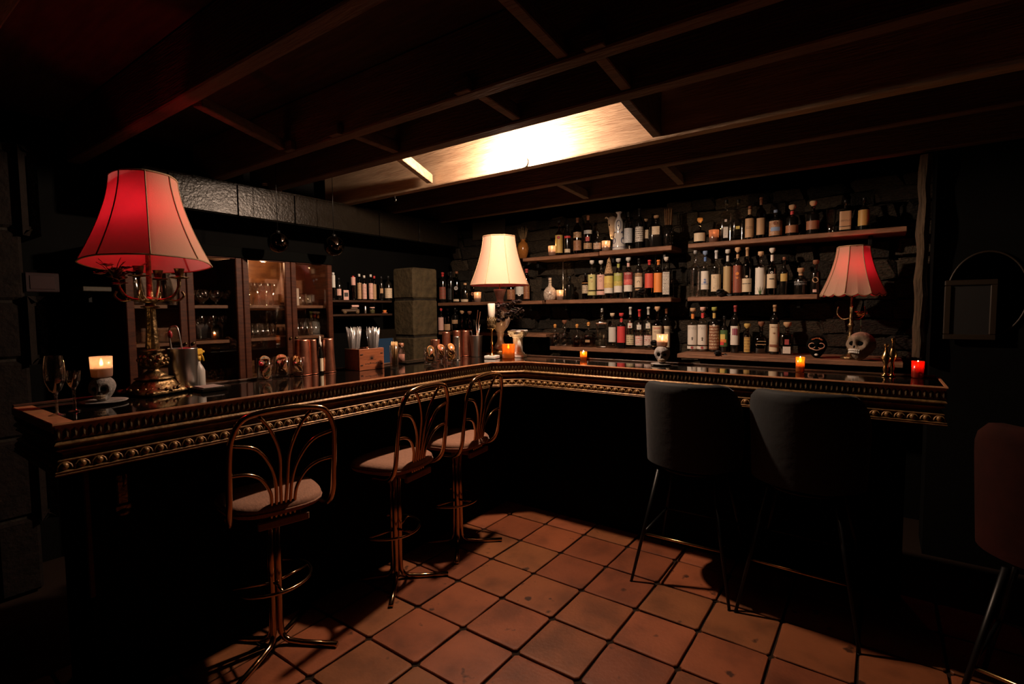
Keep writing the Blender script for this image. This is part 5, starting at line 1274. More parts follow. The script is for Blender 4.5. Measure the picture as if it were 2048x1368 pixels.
def citrus_glass(label, px, yb, yt, w, kind, seed, grp):
    P = onbar(px, yb); h = zat(px, yt, P)-ZB; r = halfw(px, P, w)
    t = thing('citrus_glass', label, 'glass', P, seed*.7, grp)
    MB().lathe([(r*.90, 0, 3.2), (r*.98, .004, 3.2), (r, h*.3, 3), (r*1.0, h, 2.6), (r*.955, h, 2.6), (r*.93, h*.3, 3), (r*.88, .014, 3), (0, .013, 3)], 32).build('tumbler', GLASS, t)
    q = random.Random(seed)
    for k in range(8):
        z = .036+(h-.050)*k/7.0; a = (math.atan2(-P.y, -P.x)-seed*.7+(.55 if k % 4 else -.5)+q.uniform(-.3, .3)) if k % 2 else 2.4*k+q.uniform(-.4, .4); rr = r*.14*q.uniform(.5, 1)
        m_ = Matrix.Translation((rr*math.cos(a), rr*math.sin(a), z)) @ Matrix.Rotation(a, 4, 'Z') @ Matrix.Rotation(q.uniform(.9, 1.5), 4, 'Y') @ Matrix.Rotation(a, 4, 'Z')
        s = r*.76/.019
        me = bpy.data.meshes.new('citrus_slice'); me.from_pydata([tuple(m_ @ (Vector(v)*s)) for v in SLM.v], [], SLM.f)
        sl = put('citrus_slice', me, CIT[kind if k % 3 else (kind+1) % 4], t)
        ring = [m_ @ (Vector((.0178*math.cos(2*PI*i/16), .0178*math.sin(2*PI*i/16), 0))*s) for i in range(16)]
        MB().tube(ring, .0022*s, 5, closed=True).build('rind', RIND, sl)
for (lab, x, yb, yt, w, k, sd) in (('tumbler of dark dried lime wheels, nearest of the left trio', 531, 762, 716, 32, 2, 1), ('tumbler of dried blood orange wheels, middle of the left trio', 564, 757, 713, 31, 3, 2), ('tumbler of golden dried orange wheels, right of the left trio', 596, 752, 714, 28, 0, 3),
                                    ('tumbler of dark dried citrus, leftmost of the corner trio', 861, 730, 696, 24, 2, 4), ('tumbler of reddish dried citrus, behind in the corner trio', 882, 722, 691, 20, 3, 5), ('tumbler topped by a pale orange wheel, right of the corner trio', 902, 726, 690, 22, 0, 6)):
    citrus_glass(lab, x, yb, yt, w, k, sd, 'glasses of dried citrus on the bar')
# shaker tins, upside down
def tin(label, px, yb, yt, wb, wt, mat, dx=0.0, name='shaker_tin', cat='shaker', lift=0.0):
    P = onbar(px, yb); P.x += dx; h = zat(px, yt, P)-ZB; r0 = halfw(px, P, wb); r1 = halfw(px, P, wt)
    t = thing(name, label, cat, (P.x, P.y, ZB+lift))
    MB().lathe([(r0*.97, 0), (r0, .003), (r0*.99, .008), (r1, h*.96), (r1*.97, h), (r1*.85, h), (r1*.83, h-.003), (0, h-.003)], 36).build('body', mat, t)
    MB().tube([(r0*math.cos(2*PI*i/36), r0*math.sin(2*PI*i/36), .003) for i in range(36)], .0018, 5, closed=True).build('rim', mat, t)
    return t
tin('large copper shaker tin behind the left citrus glasses', 605, 742, 679, 36, 29, COPPER)
tin('copper shaker tin just right of the large one, partly hidden by it', 625, 738, 679, 24, 19, COPPER, .0)
tin('copper shaker tin standing alone, left of the wooden box', 656, 741, 677, 32, 24, COPPER)
P_ = PX(641, 735, XB+.06); P_.z = ZB
t = thing('dropper_bottle', 'small dark dropper bottle with a pale label between the copper tins', 'bottle', P_)
hh = zat(641, 671, P_)-ZB
MB().lathe([(.014, 0), (.015, .003), (.015, hh*.55), (.008, hh*.66), (.008, hh*.72)], 14).build('glass', GL['black'], t)
mb = MB(); mb.lathe([(.0155, hh*.06), (.0155, hh*.40)], 14, capb=False, capt=False); mb.build('label', flat('cream', .6), t)
mb = MB(); mb.lathe([(.0095, hh*.70), (.0095, hh*.82), (.006, hh*.84), (.0055, hh*.97), (0, hh)], 12); mb.build('dropper', flat('white', .5), t)
# wooden box of straws
C0 = onbar(719, 742); Lx = .135
yy = onbar(781, 736)
bl = 0.20
t = thing('wooden_box', 'reddish wooden crate with a branded agave, holding the straw cups', 'box', (C0.x, C0.y, ZB))
BOXW = pbr('crate_wood', (.34, .10, .035), .5, col2=(.20, .055, .02), scale=6, stretch=(8, 1.2, 8), bump=.1)
hh = zat(719, 699, C0)-ZB
bl = max(.12, min(.34, (onbar(781, 737).y-C0.y)))
for nm, c, d in (('front_board', (-.005, bl/2, hh/2), (.010, bl, hh)), ('back_board', (-Lx+.005, bl/2, hh/2), (.010, bl, hh)), ('end_board', (-Lx/2, .005, hh/2), (Lx-.02, .010, hh)), ('end_board', (-Lx/2, bl-.005, hh/2), (Lx-.02, .010, hh)), ('bottom_board', (-Lx/2, bl/2, .005), (Lx-.02, bl-.02, .008))):
    o = MB().box(c, d, bev=.0015).build(nm, BOXW, t)
    if nm == 'front_board': fb = o
BURN = flat((.03, .012, .006), .8); mb = MB()
for i in range(15):
    a = PI*(i+.5)/15; l = .030*(.75+.25*math.sin(a)); mb.add([(.0004, bl*.5-.0012*math.sin(a), hh*.50+.0012*math.cos(a)), (.0004, bl*.5+.0012*math.sin(a), hh*.50-.0012*math.cos(a)), (.0004, bl*.5+l*math.cos(a), hh*.50+l*math.sin(a))], [(0, 1, 2)])
mb.box((.0004, bl*.5, hh*.47), (.0006, .06, .0016))
mb.build('brand_mark', BURN, fb)
mb = MB(); q = random.Random(4)
for i in range(9): mb.box((.0004, bl*.5-.045+.0112*i, hh*.30+q.uniform(-.002, .002)), (.0006, .007, q.uniform(.004, .010)))
mb.build('brand_lettering', BURN, fb)
mb = MB()
for y in (.10, .90):
    for z in (.25, .75): mb.box((.001, bl*y, hh*z), (.003, .018, .005), bev=.001)
mb.build('finger_joints', BURN, fb)
STRAW = frost('clear_straw', (.85, .82, .82), .2, .3)
for (lab, x, seed, dy) in (('cup of clear straws at the left end of the wooden crate', 705, 1, .20), ('cup of clear straws at the right end of the wooden crate', 758, 2, .82)):
    c = Vector((C0.x-Lx*(.66 if seed == 1 else .42), C0.y+bl*dy, ZB+.011)); ht = zat(x, 655, c)-c.z
    u = thing('straw_cup', lab, 'straws', c)
    MB().lathe([(.024, 0), (.026, .003), (.031, hh*.92), (.029, hh*.92), (.024, .005), (0, .005)], 20).build('cup', GLASS, u)
    mb = MB(); q = random.Random(seed)
    for i in range(85):
        a = q.uniform(0, 6.28); s = math.sqrt(q.random())
        b0 = Vector((.016*s*math.cos(a), .016*s*math.sin(a), .008)); e0 = Vector((.044*s*math.cos(a+.2), .044*s*math.sin(a+.2), ht*q.uniform(.90, 1.03)))
        mb.tube([b0, e0], .0016, 5)
    mb.build('straws', STRAW, u)['kind'] = 'stuff'
# toothpick glass, small jar, service mat
P_ = onbar(789, 737); h = zat(789, 690, P_)-ZB; r = halfw(789, P_, 19)
t = thing('toothpick_glass', 'shot glass packed with bamboo picks, right of the wooden crate', 'glass', P_)
MB().lathe([(r*.85, 0), (r*.88, .004), (r, h), (r*.94, h), (r*.8, .010), (0, .009)], 20).build('glass', GLASS, t)
mb = MB(); q = random.Random(8)
for i in range(48): a = q.uniform(0, 6.28); s = math.sqrt(q.random())*.82; mb.tube([(r*.8*s*math.cos(a), r*.8*s*math.sin(a), .011), (r*1.0*s*math.cos(a), r*1.0*s*math.sin(a), h*q.uniform(1.08, 1.16))], .0014, 4)
mb.build('picks', pbr('bamboo', (.68, .42, .18), .6), t)['kind'] = 'stuff'
P_ = PX(803, 724, XB+.05); P_.z = ZB; h = zat(803, 686, P_)-ZB; r = halfw(803, P_, 15)
t = thing('spice_jar', 'small stoppered jar of pink salt beside the bamboo picks', 'jar', P_)
MB().lathe([(r*.9, 0), (r, .004), (r, h*.66), (r*.6, h*.76), (r*.6, h*.84)], 18).build('glass', GLASS, t)
MB().lathe([(r*.86, .004), (r*.9, h*.45), (0, h*.46)], 16).build('salt', pbr('pink_salt', (.55, .25, .18), .8, bump=.5, bscale=300), t)
MB().lathe([(r*.55, h*.8), (r*.7, h*.84), (r*.7, h), (r*.6, h)], 14).build('stopper', flat('brown', .4), t)
P_ = PX(826, 729, XB+.075); P_.z = ZB
tag(MB().box((0, .05, .006), (.10, .30, .010), bev=.003).build('bar_mat', BLACK_GLOSS, None, P_), 'black rubber bar mat along the service edge, left of the corner citrus glasses', 'mat')
# corner tins and mixing glass
tin('short dark copper tin, leftmost in the corner behind the citrus glasses', 871, 716, 679, 21, 19, COPPER)
tin('tall copper tin behind the corner citrus glasses', 893, 712, 664, 19, 16, COPPER)
tin('tall copper tin half hidden behind the slim steel cup', 914, 709, 661, 18, 15, COPPER)
tin('slim steel cup between the copper tins in the corner', 908, 720, 673, 13, 12, STEEL, .03, 'steel_cup', 'cup')
tin('copper tin right of the slim steel cup, in the corner', 931, 710, 661, 22, 17, COPPER)
P_ = onbar(953, 713); h = zat(953, 671, P_)-ZB; r = halfw(953, P_, 26); r0 = halfw(953, P_, 20)
t = thing('mixing_tin', 'flared steel mixing tin in the bar corner, left of the urn lamp', 'container', P_)
MB().lathe([(r0*.97, 0), (r0, .004), (r, h-.002), (r*1.04, h), (r*.97, h), (r0*.93, .008), (0, .008)], 32).build('body', STEEL, t)
t = thing('bar_spoons', 'two thin bar spoons standing in the steel mixing tin', 'spoon', (P_.x, P_.y, ZB+.010))
MB().tube([(.0, .0, .002), (.022, .018, h*1.45)], .002, 6).build('spoon', STEEL, t); MB().tube([(.01, -.01, .002), (.006, .004, h*1.18)], .004, 6).build('muddler', COPPER, t)
MB().tube(smooth_path([(-.005, -.012, .004), (-.030, -.016, h*1.08), (-.042, -.02, h*1.14), (-.052, -.022, h*1.13)], 5), .002, 6).build('bent_straw', STEEL, t)
# ivory tongs lying against the lamp
t = thing('ivory_tongs', 'pair of curved ivory-coloured tong ends above the steel mixing tin', 'tongs', (P_.x, P_.y+.012, ZB+.012))
za = zat(960, 620, P_)-ZB-.012; zb_ = zat(960, 647, P_)-ZB-.012
IV = flat((.70, .52, .42), .4)
for s, xo in ((0, .0), (1, .022)):
    MB().tube(smooth_path([(.004, .004, .0), (xo*.6-.004, .0, h*.95), (xo-.008, 0, zb_), (xo+.002, 0, zb_+(za-zb_)*.45), (xo+.010, 0, za-.012*s)], 6), [.0022]*13+[.0034]*(12), 7).build('tong_arm', IV, t)
# pillar candle on a filigree stand
P_ = onbar(984, 717); 
t = thing('pillar_candle_stand', 'white pillar candle in a brass filigree holder on a square marble foot', 'candle holder', P_, .25)
z1 = zat(984, 657, P_)-ZB; z2 = zat(984, 634, P_)-ZB; z3 = zat(984, 607, P_)-ZB
MB().box((0, 0, .011), (.085, .085, .021), bev=.003).build('marble_foot', WHITE_PLASTER, t)
MB().lathe([(.02, .022), (.018, .028), (.006, .034), (.005, z1*.3), (.010, z1*.36), (.005, z1*.44), (.009, z1*.52), (.005, z1*.6), (.006, z1*.9), (.014, z1*.98), (.016, z1)], 16).build('stem', BRASS, t)
mb = MB(); R = .031
for j in range(4):
    zz = z1+(z2-z1)*j/3; mb.tube([(R*math.cos(2*PI*i/24), R*math.sin(2*PI*i/24), zz) for i in range(24)], .0018, 5, closed=True)
for i in range(12):
    a = 2*PI*i/12
    for s in (-1, 1): mb.tube([(R*math.cos(a), R*math.sin(a), z1), (R*math.cos(a+s*.26), R*math.sin(a+s*.26), (z1+z2)/2), (R*math.cos(a+s*.52), R*math.sin(a+s*.52), z2)], .0014, 4)
mb.lathe([(.0, z1), (R, z1+.001), (R, z1+.004)], 20, capb=False, capt=False)
mb.build('filigree_cup', BRASS_OLD, t)
MB().lathe([(.026, z1+.005), (.026, z3-.004), (.024, z3), (.018, z3-.003), (0, z3-.004)], 22).build('candle', flat((.80, .70, .58), .6), t)
# dark rose spray tucked behind the neck of the corner lamp's urn
P_ = Vector((P2.x, P2.y, ZB+.40))
t = thing('dark_bouquet', 'spray of nearly black roses and leaves wired to the marble urn lamp', 'bouquet', P_)
mb = MB(); st = MB(); lf = MB(); q = random.Random(12)
for i in range(30):
    x, y = q.uniform(992, 1044), q.uniform(602, 642)
    p = PY(x, y, P2.y-q.uniform(.085, .15))-P_; petal_flower(mb, p, .027, 9, 0, 500+i); petal_flower(mb, p+Vector((0, -.006, .002)), .019, 8, 0, 600+i); mb.ball(p, .0145, 8, 6)
    for k in range(2): petal_flower(lf, p+Vector((q.uniform(-.02, .02), q.uniform(-.01, .01), q.uniform(-.02, .012))), .030, 2, 0, 700+2*i+k)
    st.tube([(0, -.024, 0.0), Vector((p.x*.5, p.y*.75, p.z*.5-.01)), p], .0011, 4)
mb.build('roses', pbr('dark_rose', (.045, .022, .02), .65, col2=(.02, .012, .012), scale=30), t); st.build('stems', pbr('dark_stem', (.02, .02, .012), .8), t)
lf.build('leaves', pbr('dusky_leaf', (.035, .022, .016), .6), t)
# plaster ionic column
P_ = onbar(1036, 714); 
t = thing('plaster_column', 'small white plaster column with a scrolled capital, in the bar corner', 'column', P_, .35)
h = zat(1036, 660, P_)-ZB; s = h/.19
MB().box((0, 0, .009*s), (.105*s, .105*s, .018*s), bev=.002).build('plinth', WHITE_PLASTER, t)
mb = MB(); mb.lathe([(.047*s, .018*s), (.05*s, .023*s), (.047*s, .029*s), (.040*s, .032*s), (.040*s, .036*s)], 28); mb.build('base_ring', WHITE_PLASTER, t)
vs = []; fs = []; seg = 48
for z in (.034*s, .135*s):
    for i in range(seg): a = 2*PI*i/seg; rr = (.034*s)*(1.0 if i % 3 else .90); vs.append((rr*math.cos(a), rr*math.sin(a), z))
for i in range(seg): fs.append((i, (i+1) % seg, seg+(i+1) % seg, seg+i))
MB().add(vs, fs).build('shaft', WHITE_PLASTER, t)
mb = MB(); mb.lathe([(.034*s, .133*s), (.040*s, .138*s), (.042*s, .146*s), (.040*s, .150*s)], 28); mb.box((0, 0, .182*s), (.118*s, .118*s, .014*s), bev=.003); mb.lathe([(.040*s, .148*s), (.046*s, .165*s), (.055*s, .176*s)], 24); mb.build('capital', WHITE_PLASTER, t)
for a in (PI/4, 3*PI/4, 5*PI/4, 7*PI/4):
    d = Vector((math.cos(a), math.sin(a), 0)); pts = []
    for i in range(22): u = i/21*3.6*PI; rr = .017*s*(1-i/26); pts.append(d*(.058*s+rr*math.cos(u))+Vector((0, 0, .160*s+rr*math.sin(u))))
    MB().tube(pts, [.006*s*(1-i/40) for i in range(22)], 6).build('volute', WHITE_PLASTER, t)
mb = MB(); petal_flower(mb, (0, -.055*s, .16*s), .022*s, 7, 0, 77); mb.build('rosette', pbr('plaster_grey', (.35, .30, .27), .8), t)
# slim brass vases at the right end
for (lab, x, yb, yt) in (('slim brass bud vase at the right end of the bar', 1771, 752, 688), ('slimmer brass bud vase just right of its twin, in shadow', 1784, 750, 676)):
    P_ = onbar(x, yb); P_.y = min(P_.y, 3.11); h = zat(x, yt, P_)-ZB; s = 1.0 if x < 1780 else .8
    t = thing('bud_vase', lab, 'vase', P_)
    MB().lathe([(.018*s, 0), (.02*s, .004), (.010*s, h*.06), (.008*s, h*.12), (.014*s, h*.20), (.010*s, h*.30), (.008*s, h*.36), (.020*s, h*.50), (.022*s, h*.58), (.013*s, h*.70), (.007*s, h*.80), (.007*s, h*.92), (.012*s, h*.98), (.011*s, h), (0, h*.97)], 20).build('body', BRASS, t)
    MB().tube([(.0205*s*math.cos(2*PI*i/20), .0205*s*math.sin(2*PI*i/20), h*.55) for i in range(20)], .0014, 5, closed=True).build('ring', BRASS, t)

# ================================================================== GLASS CABINET ON THE LEFT WALL
XC = -3.60                                   # face of the cabinet
ys = [1.117, 1.445, 1.80, 2.157, 2.514]      # door joints
Z0, Z1 = 0.0, 1.86
cab = thing('display_cabinet', 'long dark wooden cabinet with four glass doors behind the left bar wing', 'cabinet', (XC, ys[0], 0))
def cb(nm, c, d, mat, parent=None, bev=.002): return MB().box((c[0]-XC, c[1]-ys[0], c[2]), d, bev=bev).build(nm, mat, parent or cab)
CABW = pbr('cabinet_back_wood', (.20, .080, .030), .4, col2=(.09, .034, .013), scale=3.2, stretch=(1, 2.2, 6), bump=.06)
ymid = (ys[0]+ys[-1])/2; LY = ys[-1]-ys[0]
cb('back_panel', (XC-.33, ymid, .95), (.012, LY, 1.86), CABW)
cb('side_panel', (XC-.17, ys[0]+.009, .93), (.32, .018, 1.86), WOOD_RED); cb('side_panel', (XC-.17, ys[-1]-.009, .93), (.32, .018, 1.86), WOOD_RED)
cb('partition', (XC-.17, ys[2], .93), (.32, .018, 1.80), WOOD_RED)
cb('divider', (XC-.30, ys[1]+.02, 1.69), (.03, .035, .32), CABW); cb('divider', (XC-.30, ys[3]+.12, 1.69), (.03, .035, .32), CABW)
cb('cabinet_top', (XC-.17, ymid, 1.872), (.36, LY+.03, .03), BLACK_PAINT)
cb('fascia', (XC+.012, ymid, 1.862), (.06, LY, .07), BLACK_PAINT)
SZ = [1.505, 1.268, 0.985]
EDGE = pbr('cabinet_shelf', (.20, .09, .045), .5, col2=(.12, .05, .024), scale=6, stretch=(2, 1, 8))
for z in SZ: cb('cabinet_shelf', (XC-.175, ymid, z-.011), (.26, LY-.04, .022), EDGE)
cb('cabinet_base', (XC-.16, ymid, .40), (.30, LY-.04, .78), WOOD_DARK)
DG = glass('cabinet_pane', (.97, .96, .94))
for i in range(4):
    a, b = ys[i]+.002, ys[i+1]-.002; st = .042
    d = MB(); d.box((0, a+st/2-ys[0], 1.33), (.028, st, 1.04), bev=.004); d.box((0, b-st/2-ys[0], 1.33), (.028, st, 1.04), bev=.004); d.box((0, (a+b)/2-ys[0], .835), (.028, b-a-2*st, .05), bev=.004); d.box((0, (a+b)/2-ys[0], 1.835), (.028, b-a-2*st, .035), bev=.004)
    dr = d.build('door', WOOD_RED, cab, (.014, 0, 0))
    MB().box((-.006, (a+b)/2-ys[0], 1.335), (.004, b-a-2*st+.004, .955)).build('pane', DG, dr)
    s = -1 if i % 2 == 0 else 1; yk = (b-st/2 if i % 2 == 0 else a+st/2)-ys[0]
    MB().ball((.024, yk, 1.26), (.009, .009, .011), 10, 6).build('knob', BRASS_OLD, dr)
# puck light in the third bay
pk = thing('cabinet_light', 'small warm light under the top of the lit cabinet bay', 'light', (XC-.12, 2.03, 1.845))
MB().lathe([(.026, -.012), (.03, 0), (.03, .012)], 18).build('housing', BLACK_METAL, pk)
MB().lathe([(.0, -.0135), (.022, -.0135), (.024, -.012)], 18, capt=False).build('lens', emit('puck_glow', (1.0, .62, .34), 26.0), pk)
lamp_point('puck_light', (0, 0, -.03), 3.6, (1.0, .58, .30), .02, pk)
# glassware, copied
def stem_glass():
    mb = MB(); mb.lathe([(.030, 0), (.031, .002), (.010, .004), (.004, .010), (.0035, .075), (.010, .083), (.030, .105), (.036, .125), (.034, .150), (.030, .165)], 18, capt=False); m_ = mb.mesh('stem_glass'); m_.materials.append(GLASS); return m_
def tumbler(h=.10, r=.030):
    mb = MB(); mb.lathe([(r*.9, 0), (r*.92, .003), (r, h), (r*.95, h), (r*.86, .010), (0, .010)], 18); m_ = mb.mesh('tumbler'); m_.materials.append(GLASS); return m_
def snifter():
    mb = MB(); mb.lathe([(.026, 0), (.027, .002), (.006, .008), (.006, .02), (.030, .04), (.040, .065), (.036, .09), (.028, .105)], 18, capt=False); m_ = mb.mesh('snifter'); m_.materials.append(GLASS); return m_
def pitcher():
    mb = MB(); mb.lathe([(.055, 0), (.062, .005), (.066, .09), (.055, .15), (.045, .185), (.052, .20), (.049, .20), (.042, .185), (.052, .15), (.06, .09), (.056, .010), (0, .010)], 22); mb.tube(smooth_path([(.05, 0, .175), (.085, 0, .16), (.09, 0, .10), (.062, 0, .06)], 5), .006, 6); m_ = mb.mesh('pitcher'); m_.materials.append(GLASS); return m_
def cut_glass():
    mb = MB(); n = 16; vs = []; fs = []; pr = [(.028, 0), (.030, .004), (.027, .02), (.033, .035), (.028, .05), (.034, .065), (.033, .080)]
    for j, (r_, z) in enumerate(pr):
        for i in range(n): a = 2*PI*(i+.5*(j % 2))/n; vs.append((r_*math.cos(a), r_*math.sin(a), z))
    for j in range(len(pr)-1):
        for i in range(n): fs += [(j*n+i, j*n+(i+1) % n, (j+1)*n+i), (j*n+(i+1) % n, (j+1)*n+(i+1) % n, (j+1)*n+i)]
    mb.add(vs, fs, False); m_ = mb.mesh('cut_glass'); m_.materials.append(glass('cut_glass', (.93, .90, .84), rough=.01)); return m_
SG, TB, HB, SN, PT, CG = stem_glass(), tumbler(.105, .030), tumbler(.135, .029), snifter(), pitcher(), cut_glass()
ORD = ('leftmost', 'second', 'third', 'fourth', 'fifth', 'sixth', 'seventh')
def row(name, me, label, cat, group, pts, sc=1.0):
    xs = sorted({round(p[0], 3) for p in pts}, reverse=True)
    for (x, y, z) in pts:
        same = sorted(p[1] for p in pts if abs(p[0]-x) < .002); k = same.index(y)
        o = tag(put(name, me, None, None, (x, y, z), (0, 0, x*9+y*7), (sc, sc, sc)), label, cat, group)
        if len(pts) > 1:
            r_ = '' if len(xs) == 1 else (' of the front row' if abs(x-xs[0]) < .002 else ' of the back row')
            o['label'] = label+', '+ORD[k]+' from the left'.replace('leftmost from the left', 'leftmost')+r_ if k else label+', leftmost'+r_
def spread(y0, y1, n, xs, z): return [(XC-xs[i % len(xs)], y0+(y1-y0)*i/max(1, n-1), z) for i in range(n)]
row('stem_glass', SG, 'stemmed glass in the lit cabinet bay', 'glass', 'stemmed glasses in the lit cabinet bay', spread(1.885, 2.085, 5, (.10,), SZ[0])+spread(1.90, 2.09, 4, (.20,), SZ[0]))
row('snifter', SN, 'snifter on the second door upper shelf', 'glass', 'snifters behind the second cabinet door', spread(1.60, 1.76, 3, (.11,), SZ[0])+spread(1.62, 1.72, 2, (.20,), SZ[0]))
row('pitcher', PT, 'clear pitcher behind the first cabinet door', 'pitcher', 'pitchers behind the first cabinet door', [(XC-.15, 1.21, SZ[0]), (XC-.12, 1.36, SZ[0])])
row('pitcher', PT, 'single clear pitcher at the left edge of the second cabinet door', 'pitcher', None, [(XC-.15, 1.505, SZ[0])], .8)
row('tumbler', TB, 'small glass beside the white cabinet card', 'glass', 'glasses beside the card in the cabinet', [(XC-.11, 2.325, SZ[0]), (XC-.17, 2.29, SZ[0]), (XC-.11, 2.392, SZ[0])], .9)
row('tumbler', TB, 'tumbler on the third door second shelf', 'glass', 'tumblers behind the third cabinet door', spread(1.865, 2.06, 6, (.09,), SZ[1])+spread(1.88, 2.05, 5, (.16,), SZ[1]))
row('highball', HB, 'highball on the fourth door second shelf', 'glass', 'highballs behind the fourth cabinet door', spread(2.225, 2.42, 6, (.09,), SZ[1])+spread(2.24, 2.41, 5, (.16,), SZ[1]))
row('stem_glass', SG, 'stemmed glass on the dark second shelf', 'glass', 'stemmed glasses on the dark second shelf', spread(1.58, 1.72, 3, (.12,), SZ[1])+spread(1.61, 1.69, 2, (.20,), SZ[1]))
row('cut_glass', CG, 'cut tumbler behind the first cabinet door', 'glass', 'cut crystal tumblers behind the first cabinet door', spread(1.18, 1.40, 5, (.08, .12), SZ[1]))
row('cut_glass', CG, 'cut tumbler low behind the second door', 'glass', 'cut crystal tumblers on the bottom cabinet shelf', spread(1.52, 1.76, 6, (.07, .11), SZ[2]))
row('cut_glass', CG, 'cut tumbler low behind the third door', 'glass', 'cut crystal tumblers low in the third bay', spread(1.86, 1.96, 3, (.07, .11), SZ[2]))
cd_ = thing('menu_card', 'white printed card leaning on the upper shelf of the fourth cabinet door', 'card', (XC-.08, 2.248, SZ[0]), .1)
MB().box((0, 0, .0665), (.004, .075, .132)).build('card', paper((.62, .50, .42), (.30, .2, .16), .35, 14, 3), cd_)

# ---- open shelves right of the cabinet, with bottles and jars
XO = -3.66
for (lab, z) in (('dark upper open shelf right of the cabinet, holding white labelled bottles', 1.553), ('dark lower open shelf right of the cabinet, holding jars', 1.435)):
    t = thing('wall_shelf', lab, 'shelf', (XO-.13, 2.87, z-.02))
    MB().box((0, 0, .009), (.27, .66, .018), bev=.003).build('plank', WOOD_DARK, t); MB().box((-.10, 0, -.012), (.04, .6, .022)).build('batten', WOOD_DARK, t)
def left_bottle(label, px, yt, w, z, kind, g, stop, labs, dx=0.0):
    P = PX(px, yt, XO-.05-dx); r = halfw(px, P, w)
    return bottle2(label, P, r, z, kind, g, stop, labs)
def bottle2(label, P, r, z0, kind, g, stop, labs):
    h = P.z-z0; t = thing('liquor_bottle', label, 'bottle', (P.x, P.y, z0), 1.1)
    sh, nb, nr, e = KIND[kind]; n_ = max(.009, nr*r)
    MB().lathe([(r*.9, 0, e), (r, h*.02, e), (r, h*sh, e), (r*.8, h*(sh+nb)/2, 2), (n_, h*nb, 2), (n_, h*.93, 2)], 18).build('glass', GL[g], t)
    MB().lathe([(n_*1.15, h*.90), (n_*1.2, h*.99), (n_, h)], 12).build('stopper', flat(stop, .5), t)
    for (a, b, ang, col, ink) in labs:
        am = math.radians(ang); vs = []; n = 8
        for zz in (a*h, b*h):
            for i in range(n+1): q = -PI/2-am+2*am*i/n; vs.append(((r+.001)*se(q, e)*math.cos(q), (r+.001)*se(q, e)*math.sin(q), zz))
        MB().add(vs, [(i, i+1, n+2+i, n+1+i) for i in range(n)], True).build('label', paper(C[col], C[ink] if ink else None, .4, 5, px_seed()), t)
    return t
_ps = [0]
def px_seed(): _ps[0] += 1; return float(_ps[0] % 7)
ZO = 1.553
left_bottle('steel-necked dark bottle nearest the cabinet on the open shelf', 666, 545, 8, ZO, 'slim', 'smoke', 'silver', [(.45, .9, 60, 'pale', None)])
left_bottle('dark bottle with a pinkish square label, second on the open shelf', 677, 556, 10, ZO, 'squat', 'black', 'black', [(.2, .5, 60, 'pink', 'brown')])
left_bottle('squat bottle with a red paper cap beside the framed card', 706, 552, 9, ZO, 'bord', 'brown', 'red', [(.62, .95, 80, 'pink', 'red')])
for i, (x, yt, w, dx, lab) in enumerate(((718, 548, 9, .04, 'white labelled bottle, first of the close group on the open shelf'), (728, 551, 9, 0, 'white labelled bottle with pale shoulders, second of the close group'), (741, 549, 9, 0, 'white labelled bottle with a pale cap, third of the close group'), (748, 552, 8, .06, 'white labelled bottle with a red cap, last of the close group'))):
    left_bottle(lab, x, yt, w, ZO, 'squat', 'smoke', 'white' if i < 3 else 'red', [(.05, .66, 90, 'pink' if i in (1, 2) else 'tan', 'brown')], dx)
left_bottle('dark bottle with a small olive label, before the last bottle of the open shelf', 762, 553, 8, ZO, 'bord', 'black', 'black', [(.3, .5, 50, 'tan', None)])
left_bottle('dark bottle with a golden cream wrap label, last on the open shelf', 776, 552, 15, ZO, 'squat', 'black', 'black', [(.10, .50, 90, 'cream', 'brown')])
P_ = PX(692, 575, XO-.03)
t = thing('framed_card', 'small white framed card with a black drawing on the open shelf', 'picture', (P_.x, P_.y, ZO), 1.1)
MB().box((0, 0, .042), (.042, .004, .083)).build('card', flat('pink', .6), t)
MB().box((0, -.0026, .045), (.032, .001, .034)).build('drawing', flat('ink', .6), t)
ZP = 1.435
P_ = PX(700, 606, XO-.04)
t = thing('wooden_toy_car', 'dark model roadster with round wheels on the lower open shelf', 'ornament', (P_.x, P_.y, ZP), 1.15)
DK = flat((.10, .06, .035), .5)
mb = MB(); mb.box((0, 0, .028), (.15, .05, .026), bev=.008); mb.box((.03, 0, .046), (.06, .046, .018), bev=.006); mb.build('body', DK, t)
MB().box((.04, 0, .066), (.062, .044, .018), bev=.004).build('roof', flat('pink', .5), t)
for sx in (-.05, .055):
    for sy in (-.028, .028): MB().tube([(sx, sy-.005, .016), (sx, sy+.005, .016)], .016, 14).build('wheel', flat((.16, .10, .05), .5), t)
P_ = PX(730, 606, XO-.04)
tag(MB().lathe([(.012, 0), (.013, .003), (.013, .055), (.010, .06), (.012, .066), (0, .068)], 18).build('steel_jigger', STEEL, None, (P_.x, P_.y, ZP)), 'small steel shaker bottle on the lower open shelf', 'shaker')
P_ = PX(744, 606, XO-.04)
t = thing('herb_jar', 'glass jar of green herbs with a pale lid on the lower open shelf', 'jar', (P_.x, P_.y, ZP))
MB().lathe([(.022, 0), (.025, .004), (.025, .042), (.021, .048)], 18).build('glass', GLASS, t); MB().lathe([(.022, .003), (.022, .036), (0, .037)], 16).build('herbs', flat((.12, .12, .04), .9), t); MB().lathe([(.023, .047), (.024, .056), (.022, .058)], 16).build('lid', flat('pink', .5), t)
P_ = PX(769, 608, XO-.04)
t = thing('orange_dish', 'tiny orange bowl on a saucer at the end of the lower open shelf', 'dish', (P_.x, P_.y, ZP))
MB().lathe([(.022, 0), (.028, .006), (.02, .007), (0, .006)], 18).build('saucer', flat((.62, .22, .12), .5), t); MB().lathe([(.008, .007), (.015, .012), (.019, .030), (.016, .030), (0, .018)], 16).build('bowl', flat('orange', .5), t)
